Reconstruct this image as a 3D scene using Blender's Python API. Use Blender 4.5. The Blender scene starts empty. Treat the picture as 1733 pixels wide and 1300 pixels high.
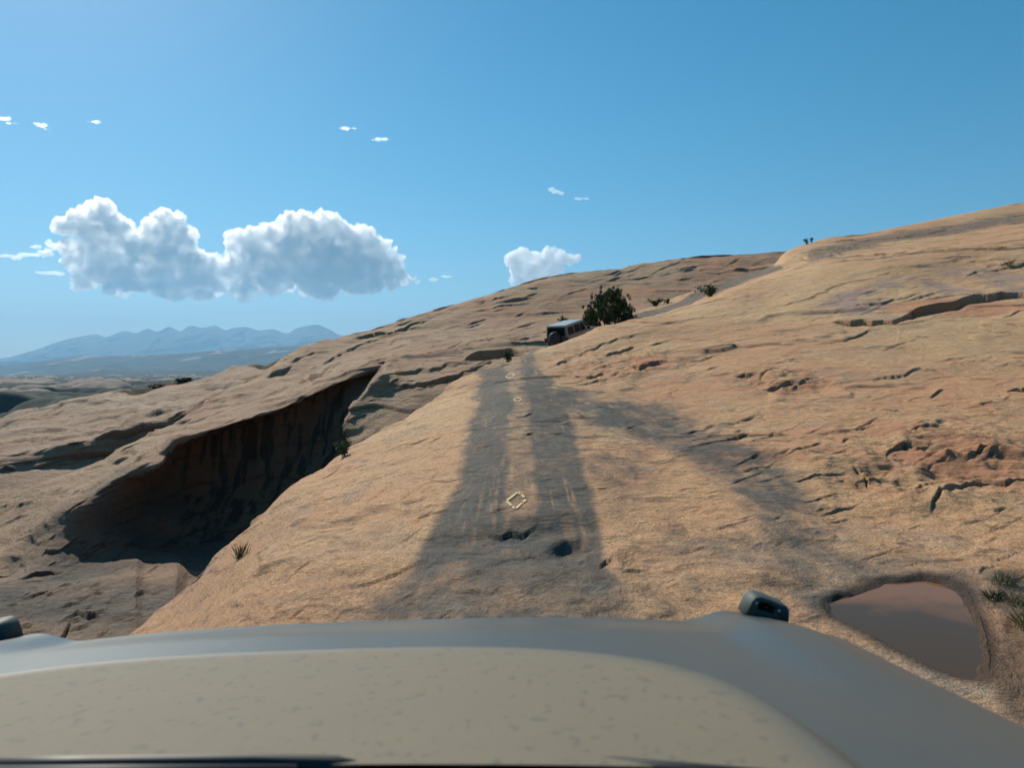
import bpy, bmesh, math, random
import numpy as np
from mathutils import Vector, Matrix, Euler

# ------------------------------------------------------------------ camera, sky, sun, exposure
SC = bpy.context.scene
COL = SC.collection
F = 1300.0            # focal length in photo pixels
CX, HY = 866.5, 622.0  # centre column, level of the horizon in the photograph
SUN_AZ, SUN_EL = math.radians(-33.0), math.radians(36.0)   # azimuth left of straight ahead (+Y)

cam_d = bpy.data.cameras.new('camera')
cam = bpy.data.objects.new('camera', cam_d)
COL.objects.link(cam)
cam.location = (0, 0, 0)
cam.rotation_euler = (math.radians(90), 0, 0)
cam_d.sensor_width = 36.0
cam_d.lens = 36.0 * F / 1733.0
cam_d.shift_y = -(650.0 - HY) / 1733.0
cam_d.clip_start = 0.05
cam_d.clip_end = 200000
cam_d.dof.use_dof = True
cam_d.dof.focus_distance = 18.0
cam_d.dof.aperture_fstop = 8.0
SC.camera = cam

world = bpy.data.worlds.new('World')
SC.world = world
world.use_nodes = True
wn, wl = world.node_tree.nodes, world.node_tree.links
wn.clear()
wo = wn.new('ShaderNodeOutputWorld')
bg = wn.new('ShaderNodeBackground')
sky = wn.new('ShaderNodeTexSky')
sky.sky_type = 'NISHITA'
sky.sun_disc = False
sky.sun_elevation = SUN_EL
sky.sun_rotation = SUN_AZ
sky.altitude = 1300
sky.air_density = 1.1
sky.dust_density = 0.7
sky.ozone_density = 4.0
hs = wn.new('ShaderNodeHueSaturation')
hs.inputs['Hue'].default_value = 0.478
hs.inputs['Saturation'].default_value = 1.38
wl.new(sky.outputs[0], hs.inputs['Color'])
wl.new(hs.outputs[0], bg.inputs['Color'])
bg.inputs['Strength'].default_value = 0.078
wl.new(bg.outputs[0], wo.inputs['Surface'])

sun_d = bpy.data.lights.new('sun', 'SUN')
sun_d.energy = 5.0
sun_d.angle = math.radians(0.53)
sun_d.color = (1.0, 0.925, 0.80)
sun = bpy.data.objects.new('sun', sun_d)
COL.objects.link(sun)
SUN_DIR = Vector((math.sin(SUN_AZ) * math.cos(SUN_EL), math.cos(SUN_AZ) * math.cos(SUN_EL), math.sin(SUN_EL)))
sun.rotation_euler = SUN_DIR.to_track_quat('Z', 'Y').to_euler()
sun.location = SUN_DIR * 50

SC.view_settings.view_transform = 'Standard'
SC.view_settings.look = 'None'
SC.view_settings.exposure = 0.30
SC.view_settings.gamma = 1.0
SC.view_settings.use_curve_mapping = False
cy = SC.cycles
cy.max_bounces = 12
cy.diffuse_bounces = 3
cy.glossy_bounces = 3
cy.transmission_bounces = 6
cy.volume_bounces = 12
cy.transparent_max_bounces = 12
cy.caustics_reflective = False
cy.caustics_refractive = False
cy.sample_clamp_indirect = 4.0
cy.use_denoising = True

rng = np.random.default_rng(7)
random.seed(7)

# ------------------------------------------------------------------ numpy helpers
TAB = rng.random((64, 64, 64)).astype(np.float32) * 2 - 1


def vnoise(x, y, z):
    xi = np.floor(x).astype(np.int32); yi = np.floor(y).astype(np.int32); zi = np.floor(z).astype(np.int32)
    fx = (x - xi).astype(np.float32); fy = (y - yi).astype(np.float32); fz = (z - zi).astype(np.float32)
    fx = fx * fx * (3 - 2 * fx); fy = fy * fy * (3 - 2 * fy); fz = fz * fz * (3 - 2 * fz)
    x0 = xi & 63; x1 = (xi + 1) & 63; y0 = yi & 63; y1 = (yi + 1) & 63; z0 = zi & 63; z1 = (zi + 1) & 63
    a = TAB[x0, y0, z0] * (1 - fx) + TAB[x1, y0, z0] * fx
    b = TAB[x0, y1, z0] * (1 - fx) + TAB[x1, y1, z0] * fx
    c = TAB[x0, y0, z1] * (1 - fx) + TAB[x1, y0, z1] * fx
    d = TAB[x0, y1, z1] * (1 - fx) + TAB[x1, y1, z1] * fx
    return (a * (1 - fy) + b * fy) * (1 - fz) + (c * (1 - fy) + d * fy) * fz


def fbm(x, y, z, octs=4, gain=0.5):
    s = 0; a = 1.0; t = 0
    for i in range(octs):
        s = s + a * vnoise(x * 2 ** i + 17.3 * i, y * 2 ** i + 5.1 * i, z * 2 ** i + 9.7 * i); t += a; a *= gain
    return s / t


def sstep(a, b, x):
    t = np.clip((x - a) / (b - a), 0, 1)
    return t * t * (3 - 2 * t)


def pchip(xk, yk, x):
    """monotone cubic through knots xk (n,), yk (n, m) evaluated at x (r,) -> (r, m)"""
    xk = np.asarray(xk, float); yk = np.asarray(yk, float)
    one = yk.ndim == 1
    if one: yk = yk[:, None]
    h = np.diff(xk)[:, None]
    dl = np.diff(yk, axis=0) / h
    n = len(xk)
    d = np.zeros_like(yk)
    d[0] = dl[0]; d[-1] = dl[-1]
    for i in range(1, n - 1):
        w1 = 2 * h[i] + h[i - 1]; w2 = h[i] + 2 * h[i - 1]
        ok = dl[i - 1] * dl[i] > 0
        den = np.where(ok, w1 / np.where(ok, dl[i - 1], 1) + w2 / np.where(ok, dl[i], 1), 1)
        d[i] = np.where(ok, (w1 + w2) / den, 0)
    k = np.clip(np.searchsorted(xk, x) - 1, 0, n - 2)
    t = ((x - xk[k]) / (xk[k + 1] - xk[k]))[:, None]
    t = np.clip(t, 0, 1)
    hh = h[k]
    t2 = t * t; t3 = t2 * t
    r = (2 * t3 - 3 * t2 + 1) * yk[k] + (t3 - 2 * t2 + t) * hh * d[k] + (-2 * t3 + 3 * t2) * yk[k + 1] + (t3 - t2) * hh * d[k + 1]
    return r[:, 0] if one else r


def loft(curves, pxs, segs):
    """curves: lists of (px, py, Y); returns base PY, Y arrays (rows, cols)"""
    PYk = []; LYk = []
    for c in curves:
        c = np.array(c, float)
        x = np.clip(pxs, c[0, 0], c[-1, 0])
        PYk.append(pchip(c[:, 0], c[:, 1], x)); LYk.append(pchip(c[:, 0], np.log(c[:, 2]), x))
    PYk = np.array(PYk); LYk = np.array(LYk)
    t = [np.linspace(i, i + 1, s, endpoint=False) for i, s in enumerate(segs)]
    t = np.concatenate(t + [[len(segs)]])
    k = np.arange(len(curves))
    return pchip(k, PYk, t), np.exp(pchip(k, LYk, t))


def to_world(PX, PY, Y):
    return np.stack([(PX - CX) / F * Y, Y, (HY - PY) / F * Y], -1)


def normals(P):
    du = np.gradient(P, axis=1); dv = np.gradient(P, axis=0)
    n = np.cross(du, dv)
    n /= np.linalg.norm(n, axis=-1, keepdims=True) + 1e-12
    return n


def at(px, py, Y):
    return Vector(((px - CX) / F * Y, Y, (HY - py) / F * Y))


def seg_dist(PX, PY, pts):
    """distance to a polyline, signed below(+)/above(-), and param"""
    best = np.full(PX.shape, 1e9); sign = np.zeros(PX.shape); par = np.zeros(PX.shape)
    n = len(pts) - 1
    for i in range(n):
        ax, ay = pts[i][:2]; bx, by = pts[i + 1][:2]
        dx, dy = bx - ax, by - ay
        L2 = dx * dx + dy * dy + 1e-9
        t = np.clip(((PX - ax) * dx + (PY - ay) * dy) / L2, 0, 1)
        ex = PX - (ax + t * dx); ey = PY - (ay + t * dy)
        d = np.hypot(ex, ey)
        m = d < best
        best = np.where(m, d, best)
        sign = np.where(m, np.sign(dx * ey - dy * ex) * (1 if dx >= 0 else 1), sign)
        par = np.where(m, (i + t) / n, par)
    return best, sign, par


def inside_poly(X, Y, poly):
    c = np.zeros(X.shape, bool)
    n = len(poly)
    for i in range(n):
        x1, y1 = poly[i]; x2, y2 = poly[(i + 1) % n]
        cond = ((y1 > Y) != (y2 > Y))
        xx = (x2 - x1) * (Y - y1) / ((y2 - y1) + 1e-12) + x1
        c ^= cond & (X < xx)
    return c


def poly_sd(X, Y, poly):
    d, _, _ = seg_dist(X, Y, list(poly) + [poly[0]])
    return np.where(inside_poly(X, Y, poly), -d, d)


def grid_mesh(name, P, mat, attrs=None, kind='structure', label=None, smooth=True):
    R, Cc = P.shape[:2]
    me = bpy.data.meshes.new(name)
    nv = R * Cc
    me.vertices.add(nv)
    me.vertices.foreach_set('co', P.reshape(-1).astype(np.float32))
    i = np.arange(R - 1)[:, None] * Cc + np.arange(Cc - 1)[None, :]
    q = np.stack([i, i + 1, i + 1 + Cc, i + Cc], -1).reshape(-1, 4)
    nf = len(q)
    me.loops.add(nf * 4)
    me.loops.foreach_set('vertex_index', q.reshape(-1).astype(np.int32))
    me.polygons.add(nf)
    me.polygons.foreach_set('loop_start', (np.arange(nf) * 4).astype(np.int32))
    me.polygons.foreach_set('loop_total', np.full(nf, 4, np.int32))
    me.polygons.foreach_set('use_smooth', np.full(nf, smooth))
    me.update(calc_edges=True)
    for k, a in (attrs or {}).items():
        at_ = me.attributes.new(k, 'FLOAT', 'POINT')
        at_.data.foreach_set('value', a.reshape(-1).astype(np.float32))
    me.materials.append(mat)
    o = bpy.data.objects.new(name, me)
    COL.objects.link(o)
    if kind: o['kind'] = kind
    if label: o['label'] = label
    return o


# ------------------------------------------------------------------ materials
def new_mat(name):
    m = bpy.data.materials.new(name); m.use_nodes = True
    nt = m.node_tree
    b = nt.nodes['Principled BSDF']
    return m, nt, b


def N(nt, typ, **kw):
    n = nt.nodes.new(typ)
    for k, v in kw.items():
        if k.startswith('i_'):
            n.inputs[k[2:]].default_value = v
        else:
            setattr(n, k, v)
    return n


def noise_node(nt, vec, scale, detail=4, rough=0.6, dist=0.0):
    n = N(nt, 'ShaderNodeTexNoise')
    n.inputs['Scale'].default_value = scale
    n.inputs['Detail'].default_value = detail
    n.inputs['Roughness'].default_value = rough
    n.inputs['Distortion'].default_value = dist
    nt.links.new(vec, n.inputs['Vector'])
    return n


def ramp(nt, fac, stops):
    r = N(nt, 'ShaderNodeValToRGB')
    e = r.color_ramp.elements
    while len(e) < len(stops): e.new(0.5)
    for el, (p, c) in zip(e, stops):
        el.position = p
        el.color = (c, c, c, 1) if isinstance(c, (int, float)) else (*c, 1)
    nt.links.new(fac, r.inputs[0])
    return r


def mix(nt, fac, a, b, mode='MIX'):
    m = N(nt, 'ShaderNodeMix', data_type='RGBA', blend_type=mode)
    for s, v in ((m.inputs[0], fac), (m.inputs[6], a), (m.inputs[7], b)):
        if isinstance(v, (int, float)): s.default_value = v
        elif isinstance(v, tuple): s.default_value = (*v, 1)
        else: nt.links.new(v, s)
    return m.outputs[2]


def mapping(nt, vec, scale=(1, 1, 1), rot=(0, 0, 0)):
    m = N(nt, 'ShaderNodeMapping')
    m.inputs['Scale'].default_value = scale
    m.inputs['Rotation'].default_value = rot
    nt.links.new(vec, m.inputs['Vector'])
    return m.outputs[0]


def math_n(nt, op, a, b=0.5):
    m = N(nt, 'ShaderNodeMath', operation=op)
    for s, v in ((m.inputs[0], a), (m.inputs[1], b)):
        if isinstance(v, (int, float)): s.default_value = v
        else: nt.links.new(v, s)
    return m.outputs[0]


def attr(nt, name):
    a = N(nt, 'ShaderNodeAttribute'); a.attribute_name = name
    return a.outputs['Fac']


def rock_mat(name, s=1.0, sal=(0.50, 0.270, 0.138), tan=(0.54, 0.345, 0.180), gry=(0.34, 0.255, 0.18), bump=0.05, masks=True):
    m, nt, b = new_mat(name)
    tc = N(nt, 'ShaderNodeTexCoord').outputs['Object']
    bed = mapping(nt, tc, (0.5, 0.42, 4.0), (0, math.radians(8), 0))
    n1 = noise_node(nt, tc, 0.10 * s, 4, 0.6, 0.4)
    n2 = noise_node(nt, bed, 0.9 * s, 6, 0.65, 0.6)
    n3 = noise_node(nt, bed, 15 * s, 6, 0.72, 0.2)
    n4 = noise_node(nt, tc, 42 * s, 4, 0.8)
    c = mix(nt, ramp(nt, n1.outputs[0], [(0.38, 0), (0.6, 1)]).outputs[0], sal, tan)
    n5 = noise_node(nt, mapping(nt, tc, (0.8, 0.6, 5.0), (0, math.radians(8), 0)), 3.2 * s, 5, 0.7, 0.4)
    c = mix(nt, math_n(nt, 'MULTIPLY', ramp(nt, n2.outputs[0], [(0.50, 0), (0.70, 1)]).outputs[0], 0.62), c, gry)
    c = mix(nt, math_n(nt, 'MULTIPLY', ramp(nt, n3.outputs[0], [(0.52, 0), (0.72, 1)]).outputs[0], 0.55), c, tuple(v * 1.35 for v in tan))
    c = mix(nt, math_n(nt, 'MULTIPLY', ramp(nt, n3.outputs[0], [(0.32, 1), (0.47, 0)]).outputs[0], 0.65), c, tuple(v * 0.55 for v in sal))
    c = mix(nt, math_n(nt, 'MULTIPLY', ramp(nt, n5.outputs[0], [(0.34, 1), (0.44, 0)]).outputs[0], 0.55), c, tuple(v * 0.42 for v in sal))
    c = mix(nt, 0.8, c, ramp(nt, n4.outputs[0], [(0.32, 0.24), (0.68, 0.78)]).outputs[0], 'OVERLAY')
    rough_extra = None
    if masks:
        dn = noise_node(nt, tc, 3.0, 5, 0.7, 0.5)
        tr = attr(nt, 'track')
        tfac = math_n(nt, 'MULTIPLY', tr, math_n(nt, 'MULTIPLY_ADD', dn.outputs[0], 0.5))
        tfac = math_n(nt, 'MULTIPLY', tr, ramp(nt, dn.outputs[0], [(0.25, 1.0), (0.75, 0.86)]).outputs[0])
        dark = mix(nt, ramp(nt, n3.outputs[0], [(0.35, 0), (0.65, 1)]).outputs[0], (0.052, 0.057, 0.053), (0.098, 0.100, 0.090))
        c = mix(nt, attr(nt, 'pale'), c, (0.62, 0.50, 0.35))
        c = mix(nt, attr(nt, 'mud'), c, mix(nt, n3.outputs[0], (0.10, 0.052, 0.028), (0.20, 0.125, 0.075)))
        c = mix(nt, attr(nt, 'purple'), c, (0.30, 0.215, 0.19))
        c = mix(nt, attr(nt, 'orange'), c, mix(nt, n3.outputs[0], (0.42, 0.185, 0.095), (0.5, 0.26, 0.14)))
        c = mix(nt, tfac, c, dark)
        c = mix(nt, attr(nt, 'varnish_shade'), c, (0.035, 0.024, 0.02))
    c = mix(nt, math_n(nt, 'MULTIPLY', attr(nt, 'joint'), 0.8), c, (0.07, 0.042, 0.028))
    nt.links.new(c, b.inputs['Base Color'])
    b.inputs['Roughness'].default_value = 0.9
    b.inputs['Specular IOR Level'].default_value = 0.25
    h = math_n(nt, 'ADD', math_n(nt, 'MULTIPLY', n3.outputs[0], 1.0), math_n(nt, 'MULTIPLY', n4.outputs[0], 0.35))
    h = math_n(nt, 'ADD', h, math_n(nt, 'MULTIPLY', n2.outputs[0], 2.0))
    h = math_n(nt, 'ADD', h, math_n(nt, 'MULTIPLY', n5.outputs[0], 1.6))
    bp = N(nt, 'ShaderNodeBump')
    bp.inputs['Strength'].default_value = 1.0
    bp.inputs['Distance'].default_value = bump
    nt.links.new(h, bp.inputs['Height'])
    nt.links.new(bp.outputs[0], b.inputs['Normal'])
    return m


def plain_mat(name, col, rough=0.6, metal=0.0, var=0.15, scale=20, coat=0.0, spec=0.5, bump=0.0):
    m, nt, b = new_mat(name)
    tc = N(nt, 'ShaderNodeTexCoord').outputs['Object']
    n = noise_node(nt, tc, scale, 4, 0.6)
    c = mix(nt, ramp(nt, n.outputs[0], [(0.3, 0), (0.7, 1)]).outputs[0], tuple(v * (1 - var) for v in col), tuple(min(1, v * (1 + var)) for v in col))
    nt.links.new(c, b.inputs['Base Color'])
    b.inputs['Roughness'].default_value = rough
    b.inputs['Metallic'].default_value = metal
    b.inputs['Coat Weight'].default_value = coat
    b.inputs['Specular IOR Level'].default_value = spec
    if bump:
        bp = N(nt, 'ShaderNodeBump'); bp.inputs['Distance'].default_value = bump
        nt.links.new(n.outputs[0], bp.inputs['Height']); nt.links.new(bp.outputs[0], b.inputs['Normal'])
    return m


M_NEAR = rock_mat('near_sandstone', 1.0, bump=0.042)
M_MID = rock_mat('canyon_sandstone', 0.45, sal=(0.37, 0.215, 0.130), tan=(0.42, 0.285, 0.17), gry=(0.25, 0.19, 0.14), bump=0.14)
M_FAR = rock_mat('far_sandstone', 0.22, sal=(0.36, 0.22, 0.14), tan=(0.41, 0.295, 0.19), gry=(0.25, 0.19, 0.145), bump=0.3, masks=False)

# ------------------------------------------------------------------ rock relief
def bedding_disp(P, Yd, k=1.0, rough=None):
    """displacement (metres, along the normal) of cross-bedded slickrock, each octave fading out below a few pixels"""
    x, y, z = P[..., 0], P[..., 1], P[..., 2]
    pix = Yd / F * 2.2
    wx = fbm(x * 0.12, y * 0.12, z * 0.12 + 3, 3) * 1.2
    b = z - 0.11 * x + 0.03 * y + wx
    d = 0.16 * k * fbm(x * 0.16, y * 0.16, z * 0.16, 3)
    for lam, amp in ((1.6, 0.070), (0.8, 0.046), (0.4, 0.030), (0.2, 0.017), (0.1, 0.009)):
        f = sstep(1.2, 3.5, lam / pix)
        if f.max() <= 0: continue
        n = vnoise(x / lam / 5.0 + 3.3, y / lam / 5.0, b / lam + 11.7)
        led = np.abs(n) ** 0.7 * np.sign(n)
        iso = fbm(x / lam + 7, y / lam, z / lam, 2)
        loc = 0.35 + 0.9 * sstep(-0.25, 0.45, vnoise(x / 4.5 + 1.7, y / 4.5, z / 2.0 + lam * 9))
        if rough is not None: loc = loc * (1 + rough * 1.6)
        d = d + f * amp * k * loc * (0.75 * led + 0.55 * iso)
    J = np.zeros(x.shape)
    for lam, amp in ((1.7, 0.13), (0.62, 0.060), (0.27, 0.026), (0.12, 0.010)):
        lam_, amp_ = lam * (1 + 0.35 * (k - 1)), amp * k
        f = sstep(3.0, 7.0, lam_ / pix)
        if f.max() <= 0: continue
        q = b + 0.5 * lam_ * fbm(x / lam_ / 2.2 + 31, y / lam_ / 2.2, z / lam_ + 8, 3)
        ph = q / lam_ - np.floor(q / lam_)
        pr = fbm(x / lam_ / 3.5 + lam * 7, y / lam_ / 3.5, q / lam_ / 1.3, 3)
        th = 0.08 if rough is None else 0.08 - 0.22 * np.clip(rough, 0, 1)
        pr = sstep(th, th + 0.16, pr)
        d = d + f * amp_ * pr * (1 - ph) ** 1.8 * sstep(0, 0.10, ph)
        g = np.abs(np.gradient(q, axis=0)) / lam_
        lw = np.clip(g * 1.1, 0.015, 0.09)
        line = np.exp(-((np.minimum(ph, 1 - ph)) / lw) ** 2)
        J = np.maximum(J, f * sstep(0.25, 0.9, pr) * line * (0.55 + 0.6 * vnoise(x * 2 / lam_ + 5, y * 2 / lam_, z)) * sstep(0.004, 0.02, g))
    return d, np.clip(J, 0, 1)


def add_ledges(D, PX, PY, Y, ledges):
    """recess under a lip line: (points, width_px, depth_m, lip_m[, onset_px]); lens shaped, ragged"""
    for it in ledges:
        pts, w, dep, lip = it[:4]; onset = it[4] if len(it) > 4 else max(1.8, min(3.0, 0.8 + w * 0.08))
        Lp = sum(math.hypot(pts[i + 1][0] - pts[i][0], pts[i + 1][1] - pts[i][1]) for i in range(len(pts) - 1))
        dep = dep * min(1.0, 0.35 + Lp / 90.0)
        if len(it) < 6: w = min(w, 2.2 + Lp * 0.10)
        ex = it[5] if len(it) > 5 else 1.9
        xs = [p[0] for p in pts]; ys = [p[1] for p in pts]
        mg = max(w, 12) * 2.2
        msk = (PX > min(xs) - mg) & (PX < max(xs) + mg) & (PY > min(ys) - mg) & (PY < max(ys) + mg)
        if not msk.any(): continue
        px = PX[msk]; py = PY[msk]
        c0 = np.full(px.shape, w * 1.3)
        wob = vnoise(px / max(14.0, w * 3), py / 90.0, c0) * min(3.5, w * 0.45) + vnoise(px / max(5.0, w), py / 40.0, c0 + 5) * min(1.2, w * 0.15)
        d, s, t = seg_dist(px, py + wob, pts)
        d = d * s
        prof = np.clip(np.sin(np.pi * np.clip(t, 0, 1)), 0, 1) ** 0.55
        prof = prof * (0.82 + 0.30 * vnoise(px / max(12.0, w * 4), py / 90.0, c0 + 9))
        we = np.maximum(w * prof, 0.5)
        below = np.where(d > 0, dep * prof * np.clip(1 - d / we, 0, 1) ** ex * sstep(0, onset, d), 0)
        above = np.where(d <= 0, lip * prof * np.exp(np.minimum(d, 0) / (w * 1.3)), lip * prof * (1 - sstep(0, onset, d)))
        D[msk] += sstep(0.0, 0.06, t) * sstep(0, 0.06, 1 - t) * (above - below)


def rand_ledges(n, box, ang, seed, wr=(2.5, 6), lr=(12, 60), dm=0.012, Yfun=None):
    r = random.Random(seed); out = []
    for _ in range(n):
        x = r.uniform(box[0], box[2]); y = r.uniform(box[1], box[3])
        L = r.uniform(*lr) * r.uniform(0.5, 1); L *= 1.35; a = math.radians(ang + r.gauss(0, 5)); w = min(3.8, r.uniform(*wr))
        bow = r.uniform(-0.14, 0.14) * L
        pts = []
        for k in range(5):
            t = k / 4 - 0.5
            pts.append((x + t * L * math.cos(a) + bow * (0.25 - t * t) * math.sin(a), y - t * L * math.sin(a) + bow * (0.25 - t * t)))
        Y = Yfun(x, y)
        out.append((pts, w, 2.8 * dm * w * Y / 10.0 * r.uniform(0.6, 1.5), dm * w * 0.4 * Y / 10.0))
    return out


def pxrange(a, fa, fb, b, step, out=9.0):
    return np.concatenate([np.arange(a, fa, out), np.arange(fa, fb, step), np.arange(fb, b + out, out)])


# ================================================================== near slab with the track
Z0 = -1.75
def zy(px, z, Y): return (px, HY - z / Y * F, Y)
c_r0 = [zy(-500, -2.3, 1.5), zy(300, -2.0, 1.5), zy(900, -1.85, 1.5), zy(2400, -1.8, 1.5)]
c_r1 = [zy(-500, -2.4, 2.8), zy(0, -2.2, 3.2), zy(300, -2.0, 3.2), zy(900, -1.82, 3.2), zy(1733, -1.78, 3.2), zy(2400, -1.7, 3.1)]
c_r2 = [zy(-500, -2.6, 3.5), zy(0, -2.45, 5.0), zy(300, -2.1, 5.4), zy(600, -1.86, 5.4), zy(870, -1.75, 5.3), zy(1300, -1.76, 5.0), zy(1500, -1.75, 4.9), zy(1733, -1.75, 4.8), zy(2400, -1.6, 4.6)]
c_r3 = [zy(-500, -2.9, 3.9), zy(0, -2.8, 5.7), zy(220, -2.75, 7.4), (300, 1042, 8.0), (500, 905, 8.3), (700, 872, 8.7), (870, 850, 9.0), (1100, 870, 8.6), (1300, 880, 8.2), (1500, 895, 8.0), (1733, 890, 7.8), (2400, 850, 7.8)]
c_r4 = [zy(-500, -3.2, 4.2), zy(0, -3.1, 6.1), zy(220, -2.85, 8.0), (300, 1020, 9.2), (412, 915, 10.6), (500, 855, 11.0), (600, 800, 13.2), (700, 775, 13.2), (870, 765, 12.0), (1000, 762, 12.0), (1100, 772, 12.0), (1300, 782, 11.5), (1500, 770, 12.0), (1733, 742, 12.5), (2400, 690, 13)]
c_r5 = [zy(-500, -3.3, 4.35), zy(0, -3.2, 6.3), zy(220, -2.9, 8.25), (300, 1013, 9.5), (412, 906, 11.1), (500, 832, 12.6), (600, 768, 16.2), (650, 738, 17.4), (700, 715, 17.6), (800, 682, 18.5), (870, 680, 17.2), (1000, 675, 18), (1100, 682, 18), (1300, 672, 18), (1500, 642, 19), (1733, 602, 20), (2400, 540, 21)]
c_r6 = [zy(-500, -3.35, 4.4), zy(0, -3.22, 6.35), zy(220, -2.92, 8.28), (300, 1011, 9.55), (412, 904, 11.3), (500, 828, 13.1), (600, 761, 17.2), (650, 730, 18.9), (700, 699, 20.2), (800, 640, 24), (870, 634, 23), (1000, 616, 25), (1100, 600, 26), (1300, 560, 28), (1500, 535, 28), (1733, 500, 28), (2400, 420, 30)]
c_sil = [zy(-500, -3.4, 4.5), zy(0, -3.25, 6.4), (220, 1080, 8.35), (275, 1035, 9.1), (333, 980, 10), (361, 945, 10.7), (412, 902, 11.6), (451, 867, 12.6), (490, 831, 13.7), (549, 792, 15.6), (588, 765, 17.5), (643, 731, 19.5), (690, 702, 20.8), (737, 668, 22.8), (758, 651, 24), (795, 632, 26), (831, 621, 27.6), (874, 612, 29), (903, 597, 30), (921, 591, 31), (972, 572, 33), (1015, 559, 34), (1065, 543, 35.5), (1117, 529, 37), (1154, 519, 38), (1232, 495, 40), (1310, 472, 42), (1400, 452, 41), (1500, 440, 40), (1733, 410, 42), (2400, 320, 44)]
c_dip = [zy(-500, -5, 5.2), zy(0, -5.2, 7.4), (220, 1300, 10), (412, 1110, 14), (588, 920, 20), (690, 830, 24), (795, 700, 31), (874, 640, 36), (921, 607, 42), (950, 602, 45), (972, 592, 46), (1005, 577, 47), (1030, 560, 49), (1065, 552, 49), (1117, 539, 48), (1154, 525, 47.5), (1232, 498, 48), (1310, 460, 52), (1400, 428, 58), (1500, 414, 62), (1733, 380, 65), (2400, 280, 68)]
c_up = [zy(-500, -8, 6.2), zy(0, -9, 9), (220, 1560, 12), (412, 1350, 17), (588, 1150, 25), (690, 960, 30), (795, 800, 38), (874, 670, 46), (921, 612, 54), (972, 590, 55), (1005, 572, 54.5), (1030, 557, 54), (1068, 531, 54), (1115, 516, 56), (1154, 499, 58), (1190, 488, 60), (1229, 477, 62), (1268, 464, 65), (1310, 449, 68), (1330, 427, 70), (1360, 415, 73), (1403, 402, 78), (1461, 397, 80), (1511, 386, 81), (1602, 368, 84), (1674, 352, 87), (1733, 344, 90), (2400, 240, 100)]
c_bh = [(p, q + (25 if p > 900 else 120), Y * 1.15) for p, q, Y in c_up]
c_dp = [(p, q + (160 if p > 900 else 350), Y * 1.5) for p, q, Y in c_up]

pxs = pxrange(-500, -20, 1753, 2300, 2.2)
segs = [14, 30, 90, 140, 120, 110, 110, 60, 70, 12, 6]
PY, YY = loft([c_r0, c_r1, c_r2, c_r3, c_r4, c_r5, c_r6, c_sil, c_dip, c_up, c_bh, c_dp], pxs, segs)
PX = np.broadcast_to(pxs[None, :], PY.shape).copy()
P = to_world(PX, PY, YY)

# the pothole: its level and outline
pool_px = [(1403, 1024), (1401, 1014), (1412, 1003), (1440, 992), (1462, 985), (1500, 978), (1560, 972), (1605, 980), (1632, 998), (1655, 1025), (1672, 1055), (1668, 1085), (1660, 1108), (1656, 1124), (1662, 1134), (1656, 1146), (1634, 1147), (1596, 1133), (1540, 1106), (1480, 1072), (1438, 1052), (1413, 1038)]
def on_level(px, py, z=Z0):
    Y = -z * F / (py - HY)
    return ((px - CX) / F * Y, Y)
pool_w = [on_level(*p) for p in pool_px]
sd = np.full(P.shape[:2], 9.0)
m = (P[..., 0] > 0.8) & (P[..., 0] < 7) & (P[..., 1] > 2.5) & (P[..., 1] < 10)
jit = 0.11 * fbm(P[..., 0][m] * 1.8, P[..., 1][m] * 1.8, P[..., 0][m] * 0, 5)
sd[m] = poly_sd(P[..., 0][m], P[..., 1][m], pool_w) + jit
bz = P[..., 2]
rim_z = Z0 + 0.012 + 0.14 * np.clip(sd, 0, 1) ** 1.1
tgt = np.where(sd < 0, Z0 + 0.012 + np.maximum(sd * 0.55, -0.20), rim_z)
wgt = 1 - sstep(0.05, 1.0, sd)
P[..., 2] = bz * (1 - wgt) + tgt * wgt
NRM = normals(P)
NRM *= np.sign(NRM[..., 2:3]) + (NRM[..., 2:3] == 0)

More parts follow.
